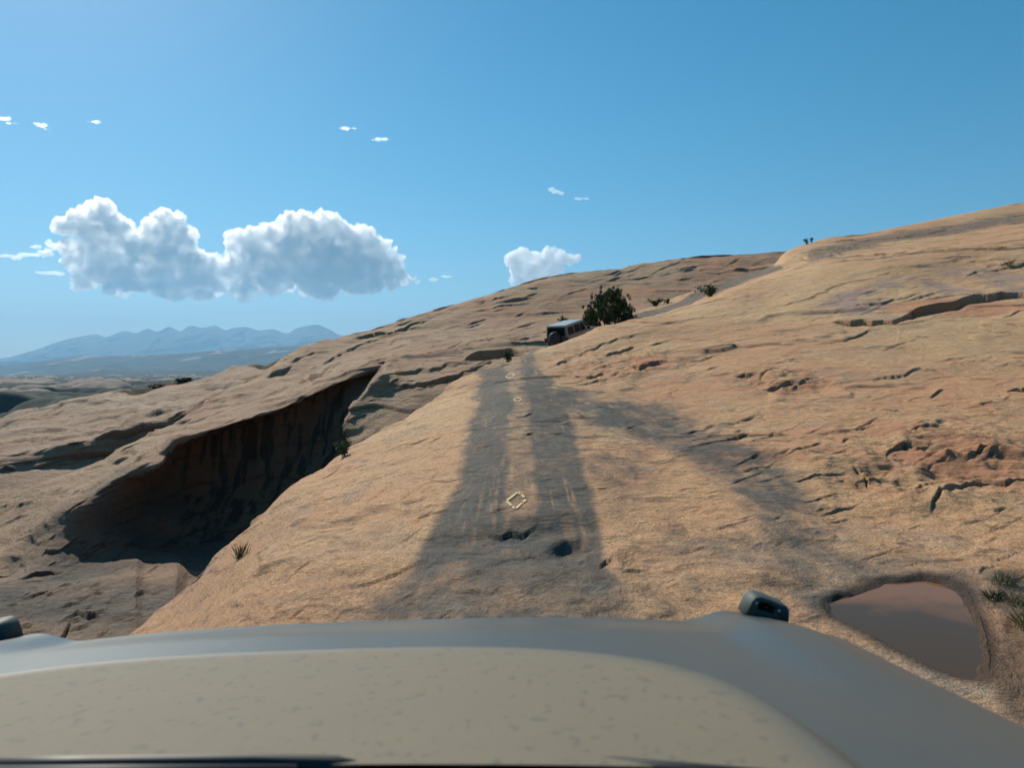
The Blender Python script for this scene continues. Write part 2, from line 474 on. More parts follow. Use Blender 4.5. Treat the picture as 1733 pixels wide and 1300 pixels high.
# rougher ground: craggy zone right of centre, the step on the track
def blob(cx, cy, rx, ry, soft=0.6):
    r = np.hypot((PX - cx) / rx, (PY - cy) / ry)
    return 1 - sstep(1 - soft, 1 + soft * 0.3, r)
rough = np.clip(blob(1600, 800, 260, 90) + 0.7 * blob(1030, 610, 120, 40) + 0.6 * blob(880, 910, 130, 60) + 0.8 * blob(1330, 650, 100, 30) + 0.5 * blob(1080, 960, 120, 60), 0, 1.2)
smooth_trk = blob(870, 740, 110, 130)
D, J1 = bedding_disp(P, YY, 1.0, rough); D *= (1 - 0.45 * smooth_trk)
D *= np.where(sd < 0.25, 0.25 + 0.75 * sstep(-0.1, 0.25, sd), 1)
P1_base = P.copy()
S1_LEDGES = [
    ([(1400, 551), (1450, 549), (1515, 546), (1560, 529), (1600, 516), (1650, 503), (1700, 499), (1790, 497)], 18, 0.50, 0.10, 2.0, 0.8),
    ([(1420, 520), (1480, 517), (1530, 508), (1560, 500)], 7, 0.10, 0.06),
    ([(1017, 609), (1030, 601), (1050, 594), (1064, 590), (1073, 583)], 13, 0.34, 0.10),
    ([(1066, 622), (1082, 626), (1096, 619), (1112, 614), (1130, 613)], 14, 0.30, 0.12),
    ([(1094, 586), (1097, 596), (1104, 603), (1112, 607)], 7, 0.22, 0.05),
    ([(970, 634), (980, 630), (992, 633), (1004, 630), (1020, 629), (1034, 631)], 9, 0.20, 0.05),
    ([(1036, 634), (1046, 631), (1058, 636)], 9, 0.20, 0.04),
    ([(1012, 645), (1026, 643)], 7, 0.14, 0.03),
    ([(938, 617), (950, 609), (967, 601)], 6, 0.14, 0.04),
    ([(1284, 650), (1288, 637), (1298, 630), (1312, 627)], 8, 0.16, 0.04),
    ([(1290, 667), (1304, 657), (1322, 651), (1350, 650)], 9, 0.17, 0.05),
    ([(1334, 662), (1352, 652), (1372, 643), (1397, 646)], 5, 0.10, 0.03),
    ([(1392, 658), (1420, 652), (1460, 644), (1510, 640), (1560, 626), (1585, 628), (1620, 638), (1650, 641), (1733, 641)], 6, 0.10, 0.04),
    ([(1572, 682), (1580, 672), (1592, 664), (1622, 662)], 7, 0.13, 0.04),
    ([(1700, 666), (1720, 660), (1760, 655)], 7, 0.13, 0.04),
    ([(1518, 552), (1520, 575), (1512, 600)], 4, 0.08, 0.02),
    ([(1400, 738), (1412, 742), (1425, 752), (1440, 748), (1455, 756)], 9, 0.12, 0.04),
    ([(1446, 800), (1456, 803), (1468, 812), (1472, 836)], 13, 0.14, 0.03),
    ([(1495, 781), (1512, 771), (1530, 766), (1552, 772), (1580, 768)], 10, 0.13, 0.05),
    ([(1535, 835), (1550, 829), (1580, 821)], 7, 0.07, 0.03),
    ([(1574, 872), (1580, 858), (1594, 847), (1625, 836), (1665, 826), (1700, 824), (1760, 812)], 13, 0.13, 0.05),
    ([(1590, 845), (1630, 826), (1680, 812)], 6, 0.06, 0.03),
    ([(1630, 790), (1650, 784), (1668, 774), (1690, 770)], 9, 0.10, 0.04),
    ([(1655, 970), (1664, 958), (1682, 952)], 9, 0.06, 0.02),
    ([(1273, 922), (1279, 914), (1290, 913), (1297, 920)], 5, 0.035, 0.01),
    ([(1410, 820), (1430, 818), (1450, 826)], 6, 0.06, 0.02),
    ([(1232, 799), (1262, 797), (1300, 790), (1315, 780)], 6, 0.05, 0.02),
    ([(1505, 900), (1512, 905), (1516, 915)], 5, 0.04, 0.01),
    ([(700, 905), (780, 892), (860, 880), (940, 872), (1010, 868), (1060, 880)], 110, 0.20, 0.03, 30, 1.5),
    ([(915, 925), (935, 912), (960, 900), (985, 895), (1010, 905), (1030, 925)], 66, 0.20, 0.02, 18, 1.3),
    ([(828, 870), (845, 862), (870, 858)], 7, 0.05, 0.01),
    ([(820, 896), (845, 900), (880, 894), (912, 884)], 8, 0.07, 0.02),
    ([(700, 880), (730, 868), (765, 862)], 6, 0.06, 0.02),
    ([(880, 940), (900, 934), (930, 938)], 5, 0.05, 0.01),
    ([(760, 1000), (800, 996), (850, 1003)], 5, 0.05, 0.01),
    ([(985, 870), (1000, 880), (1012, 900)], 6, 0.06, 0.02),
    ([(1012, 953), (1024, 943), (1042, 938)], 9, 0.07, 0.02),
    ([(1056, 962), (1075, 956), (1098, 956)], 8, 0.06, 0.02),
    ([(1100, 905), (1112, 902), (1128, 905)], 5, 0.035, 0.01),
    ([(560, 991), (600, 983), (650, 972), (690, 953), (730, 938)], 7, 0.045, 0.02),
    ([(705, 826), (735, 816), (782, 821)], 6, 0.05, 0.02),
    ([(762, 838), (790, 828)], 5, 0.04, 0.01),
    ([(480, 978), (500, 958), (522, 942), (555, 936)], 5, 0.04, 0.01),
    ([(820, 1006), (845, 994), (900, 987)], 6, 0.03, 0.01),
    ([(950, 1018), (985, 1011), (1010, 1014)], 6, 0.03, 0.01),
    ([(930, 735), (950, 732), (980, 736)], 5, 0.06, 0.02),
    ([(930, 712), (960, 708)], 4, 0.05, 0.02),
    ([(1350, 437), (1370, 434), (1392, 436)], 6, 0.5, 0.1),
    ([(1398, 432), (1412, 430), (1424, 434)], 6, 0.45, 0.1),
    ([(1432, 420), (1450, 418)], 5, 0.4, 0.1),
    ([(1690, 457), (1715, 450), (1760, 444)], 6, 0.25, 0.08),
    ([(1500, 436), (1525, 430), (1550, 423)], 5, 0.2, 0.06),
    ([(1300, 525), (1340, 512), (1390, 500), (1440, 492)], 4, 0.10, 0.04),
    ([(1110, 600), (1150, 590), (1200, 583)], 4, 0.08, 0.03),
    ([(1050, 565), (1120, 548), (1200, 537), (1290, 526)], 4, 0.07, 0.05),
    ([(945, 606), (1000, 588), (1045, 572), (1120, 558)], 5, 0.09, 0.05),
]
def yf1(x, y): return 9.0 + max(0, (870 - y)) / 270.0 * 22 if y < 870 else 9 - (y - 870) / 60
S1_LEDGES += rand_ledges(70, (380, 700, 790, 1040), 30, 1, (1.5, 4.5), (14, 80), 0.006, yf1)
S1_LEDGES += rand_ledges(60, (1000, 560, 1733, 730), 14, 2, (1.5, 4.5), (12, 80), 0.0055, yf1)
S1_LEDGES += rand_ledges(80, (1150, 720, 1733, 960), 13, 3, (1.5, 7), (14, 110), 0.006, yf1)
S1_LEDGES += rand_ledges(40, (800, 700, 1200, 1040), 12, 4, (1.5, 5), (12, 60), 0.005, yf1)
S1_LEDGES += rand_ledges(60, (1250, 400, 1733, 540), 12, 5, (1.5, 4), (14, 110), 0.0055, yf1)
S1_LEDGES += rand_ledges(40, (1250, 950, 1733, 1250), -35, 6, (2, 5), (12, 60), 0.005, yf1)
D *= 1 - 0.6 * blob(900, 850, 260, 170)
LD = np.zeros_like(D)
add_ledges(LD, PX, PY, YY, S1_LEDGES)
# far from frame-centre occluded part of the slab must not get lines that belong to what lies behind
crag = rough * (np.abs(vnoise(P[..., 0] * 1.6, P[..., 1] * 1.3, P[..., 2] * 4)) * 0.11 + np.abs(vnoise(P[..., 0] * 3.7 + 5, P[..., 1] * 3.1, P[..., 2] * 8)) * 0.06 + np.abs(vnoise(P[..., 0] * 8.0, P[..., 1] * 7, P[..., 2] * 17)) * 0.03)
crag = crag * (1 - 0.8 * blob(890, 880, 130, 90))
D = D - crag
mudz = blob(1725, 1090, 45, 110)
D = D + LD + mudz * 0.035 * fbm(P[..., 0] * 6, P[..., 1] * 6, P[..., 2] * 6, 4)
P1 = P + NRM * D[..., None]

# stains
def poly_mask(pts_l, pts_r, soft):
    soft = soft + 34 * sstep(930, 1040, PY)
    yl = np.array([p[1] for p in pts_l]); xl = np.array([p[0] for p in pts_l])
    yr = np.array([p[1] for p in pts_r]); xr = np.array([p[0] for p in pts_r])
    L = np.interp(PY, yl, xl); R_ = np.interp(PY, yr, xr)
    return sstep(-1, 1, (PX + wobx - L) / soft) * sstep(-1, 1, (R_ - PX - wobx) / soft)
Pw = P
wobx = 13 * fbm(Pw[..., 0] * 1.1, Pw[..., 1] * 0.45, Pw[..., 2], 3) + 8 * fbm(Pw[..., 0] * 5, Pw[..., 1] * 2, Pw[..., 2], 2)
nz = fbm(Pw[..., 0] * 1.3, Pw[..., 1] * 0.8, Pw[..., 2] * 2 + 4, 4)
ntr = fbm(Pw[..., 0] * 3.0 + 9, Pw[..., 1] * 1.2, Pw[..., 2] * 2, 4)
vis_row = (np.arange(PY.shape[0])[:, None] <= sum(segs[:7]) + 2)
trk = poly_mask([(812, 600), (806, 640), (800, 700), (790, 760), (768, 830), (732, 890), (700, 950), (650, 1000), (560, 1080)],
                [(905, 600), (935, 650), (962, 690), (985, 740), (992, 800), (1008, 870), (1020, 940), (1060, 1000), (1090, 1060)], 11)
centre = poly_mask([(853, 600), (862, 660), (866, 720), (858, 800), (850, 850), (850, 900)],
                   [(880, 600), (888, 660), (896, 720), (903, 800), (908, 850), (900, 900)], 8) * (1 - sstep(855, 905, PY))
low = sstep(930, 1010, PY + 30 * ntr)
track = trk * (0.97 - 0.46 * centre + 0.2 * ntr) * (1 - low * (0.15 + 0.6 * sstep(-0.05, 0.3, nz)))
track = np.maximum(track, 0.9 * trk * blob(890, 900, 120, 50) * (1 - centre))
d, s, t = seg_dist(PX, PY + wobx, [(940, 668), (1000, 690), (1070, 705), (1140, 730), (1210, 765), (1280, 810), (1330, 870), (1360, 930), (1390, 980)])
w = 24 + 42 * t
track = np.maximum(track, (0.98 - 0.3 * t) * (1 - sstep(w * 0.45, w * 1.25, d)) * (0.95 + 0.6 * ntr))
d, s, t = seg_dist(PX, PY + wobx * 1.5, [(960, 700), (1030, 780), (1100, 870), (1180, 930), (1300, 965)])
track = np.maximum(track, 0.48 * (1 - sstep(20, 75, d)) * (0.6 + 1.3 * ntr))
d, s, t = seg_dist(PX, PY + wobx * 0.6, [(1340, 955), (1400, 960), (1470, 965), (1560, 955), (1680, 985), (1760, 1010)])
track = np.maximum(track, 0.62 * (1 - sstep(12, 44, d)) * (0.75 + 1.0 * ntr))
d, s, t = seg_dist(PX, PY + wobx * 0.6, [(1390, 1000), (1430, 1060), (1520, 1110), (1640, 1170), (1760, 1230)])
track = np.maximum(track, 0.45 * (1 - sstep(6, 30, d)) * (0.6 + 1.2 * ntr))
track = np.maximum(track, 0.98 * blob(965, 918, 55, 26))
track = np.maximum(track, 0.75 * blob(1130, 1010, 270, 70, 0.8) * (0.45 + 1.5 * ntr))
track = np.maximum(track, 0.75 * blob(1340, 925, 130, 60, 0.8) * (0.55 + 1.2 * ntr))
track = np.maximum(track, 0.7 * blob(640, 1010, 190, 55, 0.8) * (0.5 + 1.4 * nz))
track *= vis_row
rows = np.arange(PY.shape[0])[:, None] >= sum(segs[:8])
for pts, wd, st in (([(1040, 560), (1075, 540), (1120, 530), (1150, 521), (1180, 500), (1215, 487), (1250, 473), (1290, 460), (1320, 452)], 9, 0.9),):
    d, s, t = seg_dist(PX, PY + wobx * 0.2, pts)
    track = np.maximum(track, st * (1 - sstep(wd * (1.1 - 0.8 * t), wd * (1.7 - 1.0 * t), d)) * rows)
d, s, t = seg_dist(PX, PY + wobx * 0.3, [(1375, 436), (1410, 425), (1460, 412), (1520, 400), (1600, 390), (1680, 376), (1790, 360)])
track = np.maximum(track, 0.72 * (1 - sstep(4, 13, d)))
hf = fbm(Pw[..., 0] * 7, Pw[..., 1] * 4, Pw[..., 2] * 9, 4)
track = np.clip(track, 0, 1)
st_ = vnoise(Pw[..., 0] * 16, Pw[..., 1] * 0.9, Pw[..., 2] * 0.5) + 0.6 * vnoise(Pw[..., 0] * 34, Pw[..., 1] * 1.6 + 3, Pw[..., 2])
track = track * (1 - 0.38 * sstep(0.25, 0.9, st_) * sstep(-0.3, 0.3, nz))
track = np.clip(track + 2.2 * hf * track * (1 - track), 0, 1)
pale = 0.75 * sstep(0.05, 0.35, ntr) * (blob(1040, 985, 70, 28) + 0.8 * blob(1400, 885, 50, 45) + 0.7 * blob(770, 1015, 60, 20) + blob(1560, 1150, 160, 30) * 0)
d, s, t = seg_dist(PX, PY + wobx * 0.4, [(825, 1041), (880, 1034), (960, 1037), (1010, 1042)])
pale = np.maximum(pale, 1.0 * (1 - sstep(1.5, 6, d)) * sstep(-0.15, 0.15, ntr))
ring = np.exp(-((sd - 0.13) / 0.07) ** 2)
pale = np.maximum(pale, 0.35 * ring * sstep(-0.1, 0.3, nz))
pale = np.clip(pale, 0, 1)
wet = 1 - sstep(-0.02, 0.07, sd + 0.05 * nz)
mud = 1 - sstep(0.0, 0.16, sd + 0.07 * nz)
d, s, t = seg_dist(PX, PY, [(1720, 990), (1735, 1060), (1720, 1110), (1710, 1160), (1740, 1200)])
mud = np.maximum(mud, 0.85 * (1 - sstep(22, 48, d + 14 * nz)))
cav = np.clip(-LD / 0.05, 0, 1)
purple = np.clip((blob(1480, 510, 120, 45) + blob(1650, 480, 140, 30)) * sstep(-0.2, 0.3, nz) * 0.75, 0, 1) * vis_row
orange = np.clip(0.65 * rough * sstep(-0.25, 0.3, nz) + 0.75 * cav * (1 - trk) + 0.5 * blob(1330, 730, 480, 170) * sstep(-0.25, 0.25, ntr + nz) + blob(1100, 615, 40, 14) * 0.9 + 0.9 * blob(1620, 524, 140, 16, 0.3), 0, 1) * vis_row
slab = grid_mesh('sandstone_slope', P1, M_NEAR, dict(track=track, pale=pale, mud=mud, purple=purple, orange=orange, varnish_shade=0.55 * wet, joint=J1 * (1 - sstep(0, 0.2, -sd))),
                 label='tan slickrock slope carrying the dark tyre-stained track')
G1 = (pxs, P1)
S1_ROWS_FRONT = sum(segs[:7])


def ground_at(px, py, G=None, rows=None):
    """world point of a sheet that projects to the pixel (front-most crossing)"""
    pxs_, PP = G or G1
    c = int(np.argmin(np.abs(pxs_ - px)))
    col = PP[:, c]
    if rows: col = col[rows[0]:rows[1]]
    pyc = HY - F * col[:, 2] / col[:, 1]
    for i in range(len(col) - 1):
        if pyc[i] >= py >= pyc[i + 1]:
            return Vector(col[i].tolist())
    i = int(np.argmin(np.abs(pyc - py)))
    return Vector(col[i].tolist())


# ================================================================== canyon side and the hill behind
q0 = [(-300, 1500, 14), (0, 1280, 18), (300, 1240, 20), (600, 1100, 26), (800, 900, 32), (1000, 760, 40), (1400, 700, 50)]
q1 = [(-300, 1180, 22), (0, 1090, 26), (150, 1085, 27), (300, 1080, 28), (450, 1000, 33), (600, 900, 38), (800, 740, 42), (1000, 660, 48), (1400, 620, 56)]
q2 = [(-300, 1060, 27), (0, 1003, 31), (118, 1001, 33), (188, 985, 34), (231, 971, 34.8), (245, 980, 35), (298, 970, 36), (320, 985, 36.5), (450, 930, 39), (600, 820, 43), (800, 670, 46), (1000, 630, 50), (1400, 600, 58)]
q3 = [(-300, 1020, 33), (0, 990, 33), (100, 962, 36), (200, 932, 41), (350, 922, 45), (500, 880, 47), (600, 770, 49), (700, 680, 50), (800, 650, 50), (1000, 610, 54), (1400, 580, 60)]
q4 = [(-300, 1000, 34), (0, 982, 34.5), (100, 925, 37.8), (200, 868, 43.5), (300, 830, 50), (400, 820, 51.5), (500, 790, 52), (600, 700, 52.5), (700, 650, 54), (800, 630, 54), (1000, 600, 58), (1400, 560, 65)]
q5 = [(-300, 990, 34.5), (0, 977.5, 36), (98, 890, 39.2), (172, 842, 42), (220, 815, 44), (275, 790, 46.5), (294, 759, 50), (333, 745, 51.5), (392, 726, 52.5), (471, 701, 53.5), (549, 665, 54), (643, 627, 55), (700, 620, 58), (800, 610, 60), (1000, 590, 62), (1400, 540, 70)]
q6 = [(-300, 985, 35), (0, 976, 36), (39, 945, 37.5), (98, 875, 40), (172, 827, 42.5), (220, 804, 43.5), (275, 784, 44), (294, 751, 45), (333, 737, 46), (392, 718, 47.5), (471, 694, 49.5), (549, 659, 51.5), (643, 623, 54), (700, 610, 60), (800, 600, 63), (1000, 575, 68), (1400, 520, 75)]
q6b = [(p, q - (10 if p > 250 else 4), Y + (1.1 if p > 250 else .5)) for p, q, Y in q6]
q7 = [(-300, 950, 42), (0, 910, 43), (98, 840, 46), (172, 802, 48.5), (235, 768, 51), (300, 733, 54), (380, 697, 58), (471, 660, 64), (560, 620, 72), (643, 590, 80), (700, 575, 82), (800, 560, 84), (1000, 530, 90), (1400, 480, 100)]
q8 = [(-300, 925, 48), (0, 855, 50), (100, 810, 53), (170, 783, 55), (235, 745, 57), (300, 715, 62), (333, 690, 66), (392, 659, 73), (451, 628, 80), (482, 603, 84), (535, 581, 90), (578, 572, 93), (627, 560, 96), (676, 543, 98), (750, 521, 102), (811, 504, 105), (871, 485, 108), (929, 469, 112), (983, 461, 115), (1043, 456, 118), (1101, 446, 122), (1150, 438, 125), (1215, 433, 128), (1309, 429, 132), (1400, 428, 135)]
q9 = [(p, q + 22, Y * 1.12) for p, q, Y in q8]
q10 = [(p, q + 150, Y * 1.4) for p, q, Y in q8]
pxs2 = pxrange(-300, -20, 1350, 1400, 2.2)
seg2 = [14, 50, 36, 60, 60, 16, 12, 76, 100, 10, 6]
PY, YY = loft([q0, q1, q2, q3, q4, q5, q6, q6b, q7, q8, q9, q10], pxs2, seg2)
PX = np.broadcast_to(pxs2[None, :], PY.shape).copy()
# the rounded buttress that ends the alcove on the right stands nearer than the wall
bl = [(600, 1100), (600, 800), (582, 745), (577, 722), (592, 690), (624, 651), (650, 618), (700, 560)]
LX = np.interp(-PY, [-p[1] for p in bl], [p[0] for p in bl])
stp = sstep(0, 9, PX - LX) * (1 - sstep(60, 240, PX - LX)) * sstep(605, 640, PY)
YY = YY * (1 - 0.13 * stp)
P = to_world(PX, PY, YY)
NRM = normals(P)
NRM *= -np.sign((NRM * P).sum(-1, keepdims=True))     # towards the viewer side
Rg = np.arange(PY.shape[0])[:, None] * np.ones_like(PX)
wall = ((Rg > sum(seg2[:3])) & (Rg < sum(seg2[:6]))) * sstep(60, 200, PX) * (1 - sstep(575, 600, PX - 0.0))
D, J2 = bedding_disp(P, YY, 1.6)
D = D + 0.35 * fbm(P[..., 0] * 0.22, P[..., 1] * 0.22, P[..., 2] * 0.35, 3)
# drip grooves and scallops in the alcove wall
D = D + wall * 0.28 * fbm(P[..., 0] * 1.4, P[..., 1] * 0.3, P[..., 2] * 0.16, 3)
add_ledges(D, PX, PY, YY, [
    ([(785, 611), (800, 607), (830, 602), (862, 599), (895, 602)], 20, 2.2, 0.4),
    ([(700, 655), (750, 640), (800, 628)], 6, 0.5, 0.2),
    ([(498, 652), (515, 645), (540, 638), (568, 630)], 8, 1.1, 0.25),
    ([(449, 643), (462, 637), (480, 630), (496, 622)], 10, 1.1, 0.25),
    ([(438, 673), (450, 671), (461, 671)], 4, 0.5, 0.1),
    ([(590, 575), (620, 571), (655, 568), (684, 562)], 7, 0.9, 0.3),
    ([(600, 584), (630, 580), (662, 573)], 5, 0.6, 0.2),
    ([(664, 562), (690, 555), (710, 546), (730, 541)], 6, 0.9, 0.3),
    ([(560, 603), (600, 590), (650, 577)], 4, 0.5, 0.2),
    ([(640, 640), (680, 633), (740, 625), (790, 620)], 4, 0.4, 0.2),
    ([(650, 668), (690, 656), (740, 648)], 4, 0.3, 0.15),
    ([(830, 515), (870, 508), (905, 503)], 5, 0.6, 0.2),
    ([(800, 530), (850, 518), (900, 512)], 3, 0.4, 0.2),
    ([(1180, 465), (1210, 464), (1235, 458)], 5, 0.6, 0.2),
    ([(1080, 462), (1120, 463)], 4, 0.5, 0.2),
    ([(270, 775), (290, 762), (320, 742)], 6, 0.5, 0.2),
    ([(235, 735), (250, 731), (272, 733)], 5, 0.4, 0.1),
    ([(190, 790), (205, 783), (225, 778)], 6, 0.5, 0.2),
    ([(295, 720), (310, 716), (330, 709)], 5, 0.5, 0.2),
    ([(150, 930), (168, 922), (185, 935)], 10, 1.0, 0.1),
    ([(205, 928), (225, 918), (245, 932)], 14, 1.3, 0.1),
    ([(270, 930), (290, 912), (312, 928)], 20, 1.6, 0.1),
    ([(30, 985), (60, 974), (110, 968)], 4, 0.3, 0.2),
    ([(115, 1040), (150, 1043), (185, 1028)], 4, 0.3, 0.2),
    ([(270, 1020), (285, 1050), (300, 1085)], 8, 0.8, 0.2),
    ([(90, 1090), (110, 1065), (120, 1050)], 8, 0.8, 0.2),
])
def yf2(x, y): return 45 + max(0, 700 - y) * 0.3
add_ledges(D, PX, PY, YY, rand_ledges(170, (640, 440, 1300, 640), 13, 11, (1.8, 3.6), (12, 70), 0.010, yf2)
           + rand_ledges(80, (300, 580, 700, 720), 27, 12, (1.8, 4), (12, 60), 0.010, yf2)
           + rand_ledges(60, (0, 740, 300, 960), 32, 13, (2, 4), (12, 60), 0.012, yf2)
           + rand_ledges(50, (0, 990, 320, 1090), 15, 14, (2, 5), (12, 50), 0.014, yf2))
P2 = P + NRM * D[..., None]
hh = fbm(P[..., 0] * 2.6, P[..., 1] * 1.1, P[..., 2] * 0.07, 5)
varn_shade = wall * sstep(-0.12, 0.14, hh) * 0.78 * sstep(270, 330, PX)
varn_shade = np.maximum(varn_shade, 0.22 * wall)
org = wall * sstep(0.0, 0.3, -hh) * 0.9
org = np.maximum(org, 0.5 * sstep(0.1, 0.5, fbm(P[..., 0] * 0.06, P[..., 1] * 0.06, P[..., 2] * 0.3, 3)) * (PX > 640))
varn_shade = np.maximum(varn_shade, 0.35 * (Rg > sum(seg2[:2]) + 10) * (Rg <= sum(seg2[:3])) * sstep(130, 200, PX))  # alcove floor: shade of the overhang and fin painted into the colour
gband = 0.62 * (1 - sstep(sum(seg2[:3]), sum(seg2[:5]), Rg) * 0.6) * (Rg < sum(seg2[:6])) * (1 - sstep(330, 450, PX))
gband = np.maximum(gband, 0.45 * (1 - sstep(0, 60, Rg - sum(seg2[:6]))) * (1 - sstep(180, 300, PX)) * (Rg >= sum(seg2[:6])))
grid_mesh('canyon_hillside', P2, M_MID, dict(track=np.clip(gband * (1.0 + 0.8 * fbm(P[..., 0] * .3, P[..., 1] * .3, P[..., 2] * .3, 3)), 0, 1), pale=0 * varn_shade, mud=0 * varn_shade, purple=0 * varn_shade, orange=np.clip(org, 0, 1), varnish_shade=np.clip(varn_shade, 0, 1), joint=J2),
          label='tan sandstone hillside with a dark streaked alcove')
G2 = (pxs2, P2)

# ================================================================== ridge beyond, left
p0 = [(-300, 1000, 55), (0, 900, 60), (250, 800, 66), (450, 700, 84), (640, 640, 95)]
p1 = [(-300, 870, 70), (0, 805, 75), (100, 795, 77), (200, 780, 80), (300, 735, 84), (400, 685, 90), (500, 640, 100), (640, 620, 110)]
p1b = [(-300, 840, 74), (0, 772, 77), (100, 752, 79), (200, 732, 82), (300, 702, 86), (400, 665, 93), (500, 632, 107), (640, 610, 116)]
p2 = [(-300, 800, 85), (0, 750, 92), (150, 730, 95), (250, 712, 98), (350, 680, 103), (430, 650, 110), (500, 622, 118), (640, 600, 125)]
p3 = [(-300, 770, 110), (0, 713, 120), (39, 698, 122), (76, 692, 124), (139, 679, 126), (185, 665, 128), (212, 663, 130), (226, 666, 130), (275, 651, 133), (321, 645, 135), (355, 640, 136), (400, 622, 139), (431, 619, 140), (446, 622, 140), (482, 608, 141), (540, 592, 145), (640, 585, 150)]
p4 = [(p, q + 22, Y * 1.12) for p, q, Y in p3]
p5 = [(p, q + 160, Y * 1.6) for p, q, Y in p3]
pxs3 = pxrange(-300, -20, 600, 640, 2.2)
seg3 = [10, 40, 40, 60, 10, 6]
PY, YY = loft([p0, p1, p1b, p2, p3, p4, p5], pxs3, seg3)
PX = np.broadcast_to(pxs3[None, :], PY.shape).copy()
P = to_world(PX, PY, YY)
NRM = normals(P); NRM *= -np.sign((NRM * P).sum(-1, keepdims=True))
D, J3 = bedding_disp(P, YY, 2.6); D = D + 0.8 * fbm(P[..., 0] * 0.09, P[..., 1] * 0.09, P[..., 2] * 0.25, 4)
add_ledges(D, PX, PY, YY, [
    ([(158, 745), (185, 735), (215, 732), (250, 722)], 14, 1.6, 0.4),
    ([(60, 780), (110, 772), (170, 766), (230, 758)], 12, 1.2, 0.3),
    ([(0, 800), (14, 792), (30, 800)], 16, 2.0, 0.3),
    ([(240, 703), (270, 698), (300, 690)], 6, 1.0, 0.3),
    ([(110, 720), (160, 710), (230, 700)], 5, 0.8, 0.3),
] + rand_ledges(110, (0, 640, 420, 790), 17, 21, (1.8, 4), (14, 80), 0.012, lambda x, y: 100))
P3 = P + NRM * D[..., None]
grid_mesh('far_ridge', P3, M_FAR, dict(joint=J3), label='low tan rock ridge beyond the alcove')
G3 = (pxs3, P3)

# ================================================================== badlands, mesa, mountains, plain
def far_mat(name, rock, veg, scale, thr, bump=0):
    m, nt, b = new_mat(name)
    tc = N(nt, 'ShaderNodeTexCoord').outputs['Object']
    n1 = noise_node(nt, tc, scale, 6, 0.65)
    n2 = noise_node(nt, tc, scale * 9, 4, 0.7)
    f = math_n(nt, 'ADD', n1.outputs[0], math_n(nt, 'MULTIPLY', n2.outputs[0], 0.35))
    f = math_n(nt, 'SUBTRACT', f, attr(nt, 'bare'))
    c = mix(nt, ramp(nt, f, [(thr, 0), (thr + 0.07, 1)]).outputs[0], rock, veg)
    nt.links.new(c, b.inputs['Base Color'])
    b.inputs['Roughness'].default_value = 0.95
    b.inputs['Specular IOR Level'].default_value = 0.1
    return m
pxf = np.arange(-700, 1300, 2.6)
def far_sheet(name, rowsYz, mat, disp, n, label, px=pxf):
    # rowsYz: list of functions px -> (py, Y)
    curves = [[(x, *f(x)) for x in np.linspace(px[0], px[-1], 60)] for f in rowsYz]
    PY, YY = loft(curves, px, n)
    PX = np.broadcast_to(px[None, :], PY.shape)
    P = to_world(PX, PY, YY)
    dz = disp(P, PX, PY, YY)
    dl_ = dz - fbm(P[..., 0] / 300, P[..., 1] / 300, P[..., 0] * 0, 2) * 8
    a_, b_ = np.percentile(dl_, 86), np.percentile(dl_, 98)
    bare = 0.50 * sstep(a_, b_, dl_) - 0.10
    P[..., 2] += dz
    return grid_mesh(name, P, mat, dict(bare=bare), label=label), P
def zrow(z, Y): return lambda x: (HY - z / Y * F, Y)
def dune(P, PX, PY, YY):
    x, y = P[..., 0], P[..., 1]
    r = fbm(x / 75, y / 110, x * 0, 4)
    r2 = fbm(x / 220 + 5, y / 300, x * 0 + 3, 4)
    r3 = fbm(x / 28 + 9, y / 45, x * 0 + 6, 3)
    dome = np.sqrt(np.clip(r + 0.05, 0, 1)) * 26 + r2 * 10 + np.sqrt(np.clip(r3, 0, 1)) * 6
    return dome * (0.5 + 0.5 * sstep(250, 500, YY)) - 8 + 12 * sstep(2500, 4500, YY) * fbm(x / 600, y / 900, x * 0, 3)
M_BAD = far_mat('badland_rock', (0.23, 0.185, 0.15), (0.028, 0.040, 0.032), 0.012, 0.40)
far_sheet('badlands', [zrow(-29, 230), zrow(-30, 450), zrow(-36, 900), zrow(-44, 2000), zrow(-60, 4800)], M_BAD, dune, [110, 130, 110, 60], 'pale rock domes and dark juniper flats in the valley')
mesa_px = [(-700, 640), (-300, 628), (0, 618), (44, 614), (104, 606), (150, 603), (240, 602), (277, 599), (309, 598), (360, 594), (500, 585), (640, 578), (900, 575), (1300, 575)]
mesa_f = lambda x: np.interp(x, *zip(*mesa_px))
mid_px = [(-700, 655), (0, 648), (69, 640), (173, 629), (261, 628), (346, 627), (600, 622), (1300, 620)]
mid_f = lambda x: np.interp(x, *zip(*mid_px))
def mesa_d(P, PX, PY, YY):
    x, y = P[..., 0], P[..., 1]
    a = fbm(x / 500, y / 700, x * 0, 5)
    return (a * 45 - np.abs(fbm(x / 260 + 3, y / 400, x * 0, 4)) * 60) * sstep(4000, 6000, YY) * (1 - sstep(11800, 12500, YY) * 0.8) 
M_MESA = far_mat('mesa_rock', (0.24, 0.19, 0.16), (0.024, 0.036, 0.030), 0.0016, 0.34)
far_sheet('mesa', [zrow(-62, 4000), lambda x: (mid_f(x), 6500), lambda x: (mid_f(x) + 2, 8000), lambda x: (mid_f(x) * 0.45 + mesa_f(x) * 0.55, 10500), lambda x: (mesa_f(x), 12500), lambda x: (mesa_f(x) + 8, 15000)], M_MESA, mesa_d, [24, 20, 40, 40, 8], 'long dark mesa with pale cliff patches')
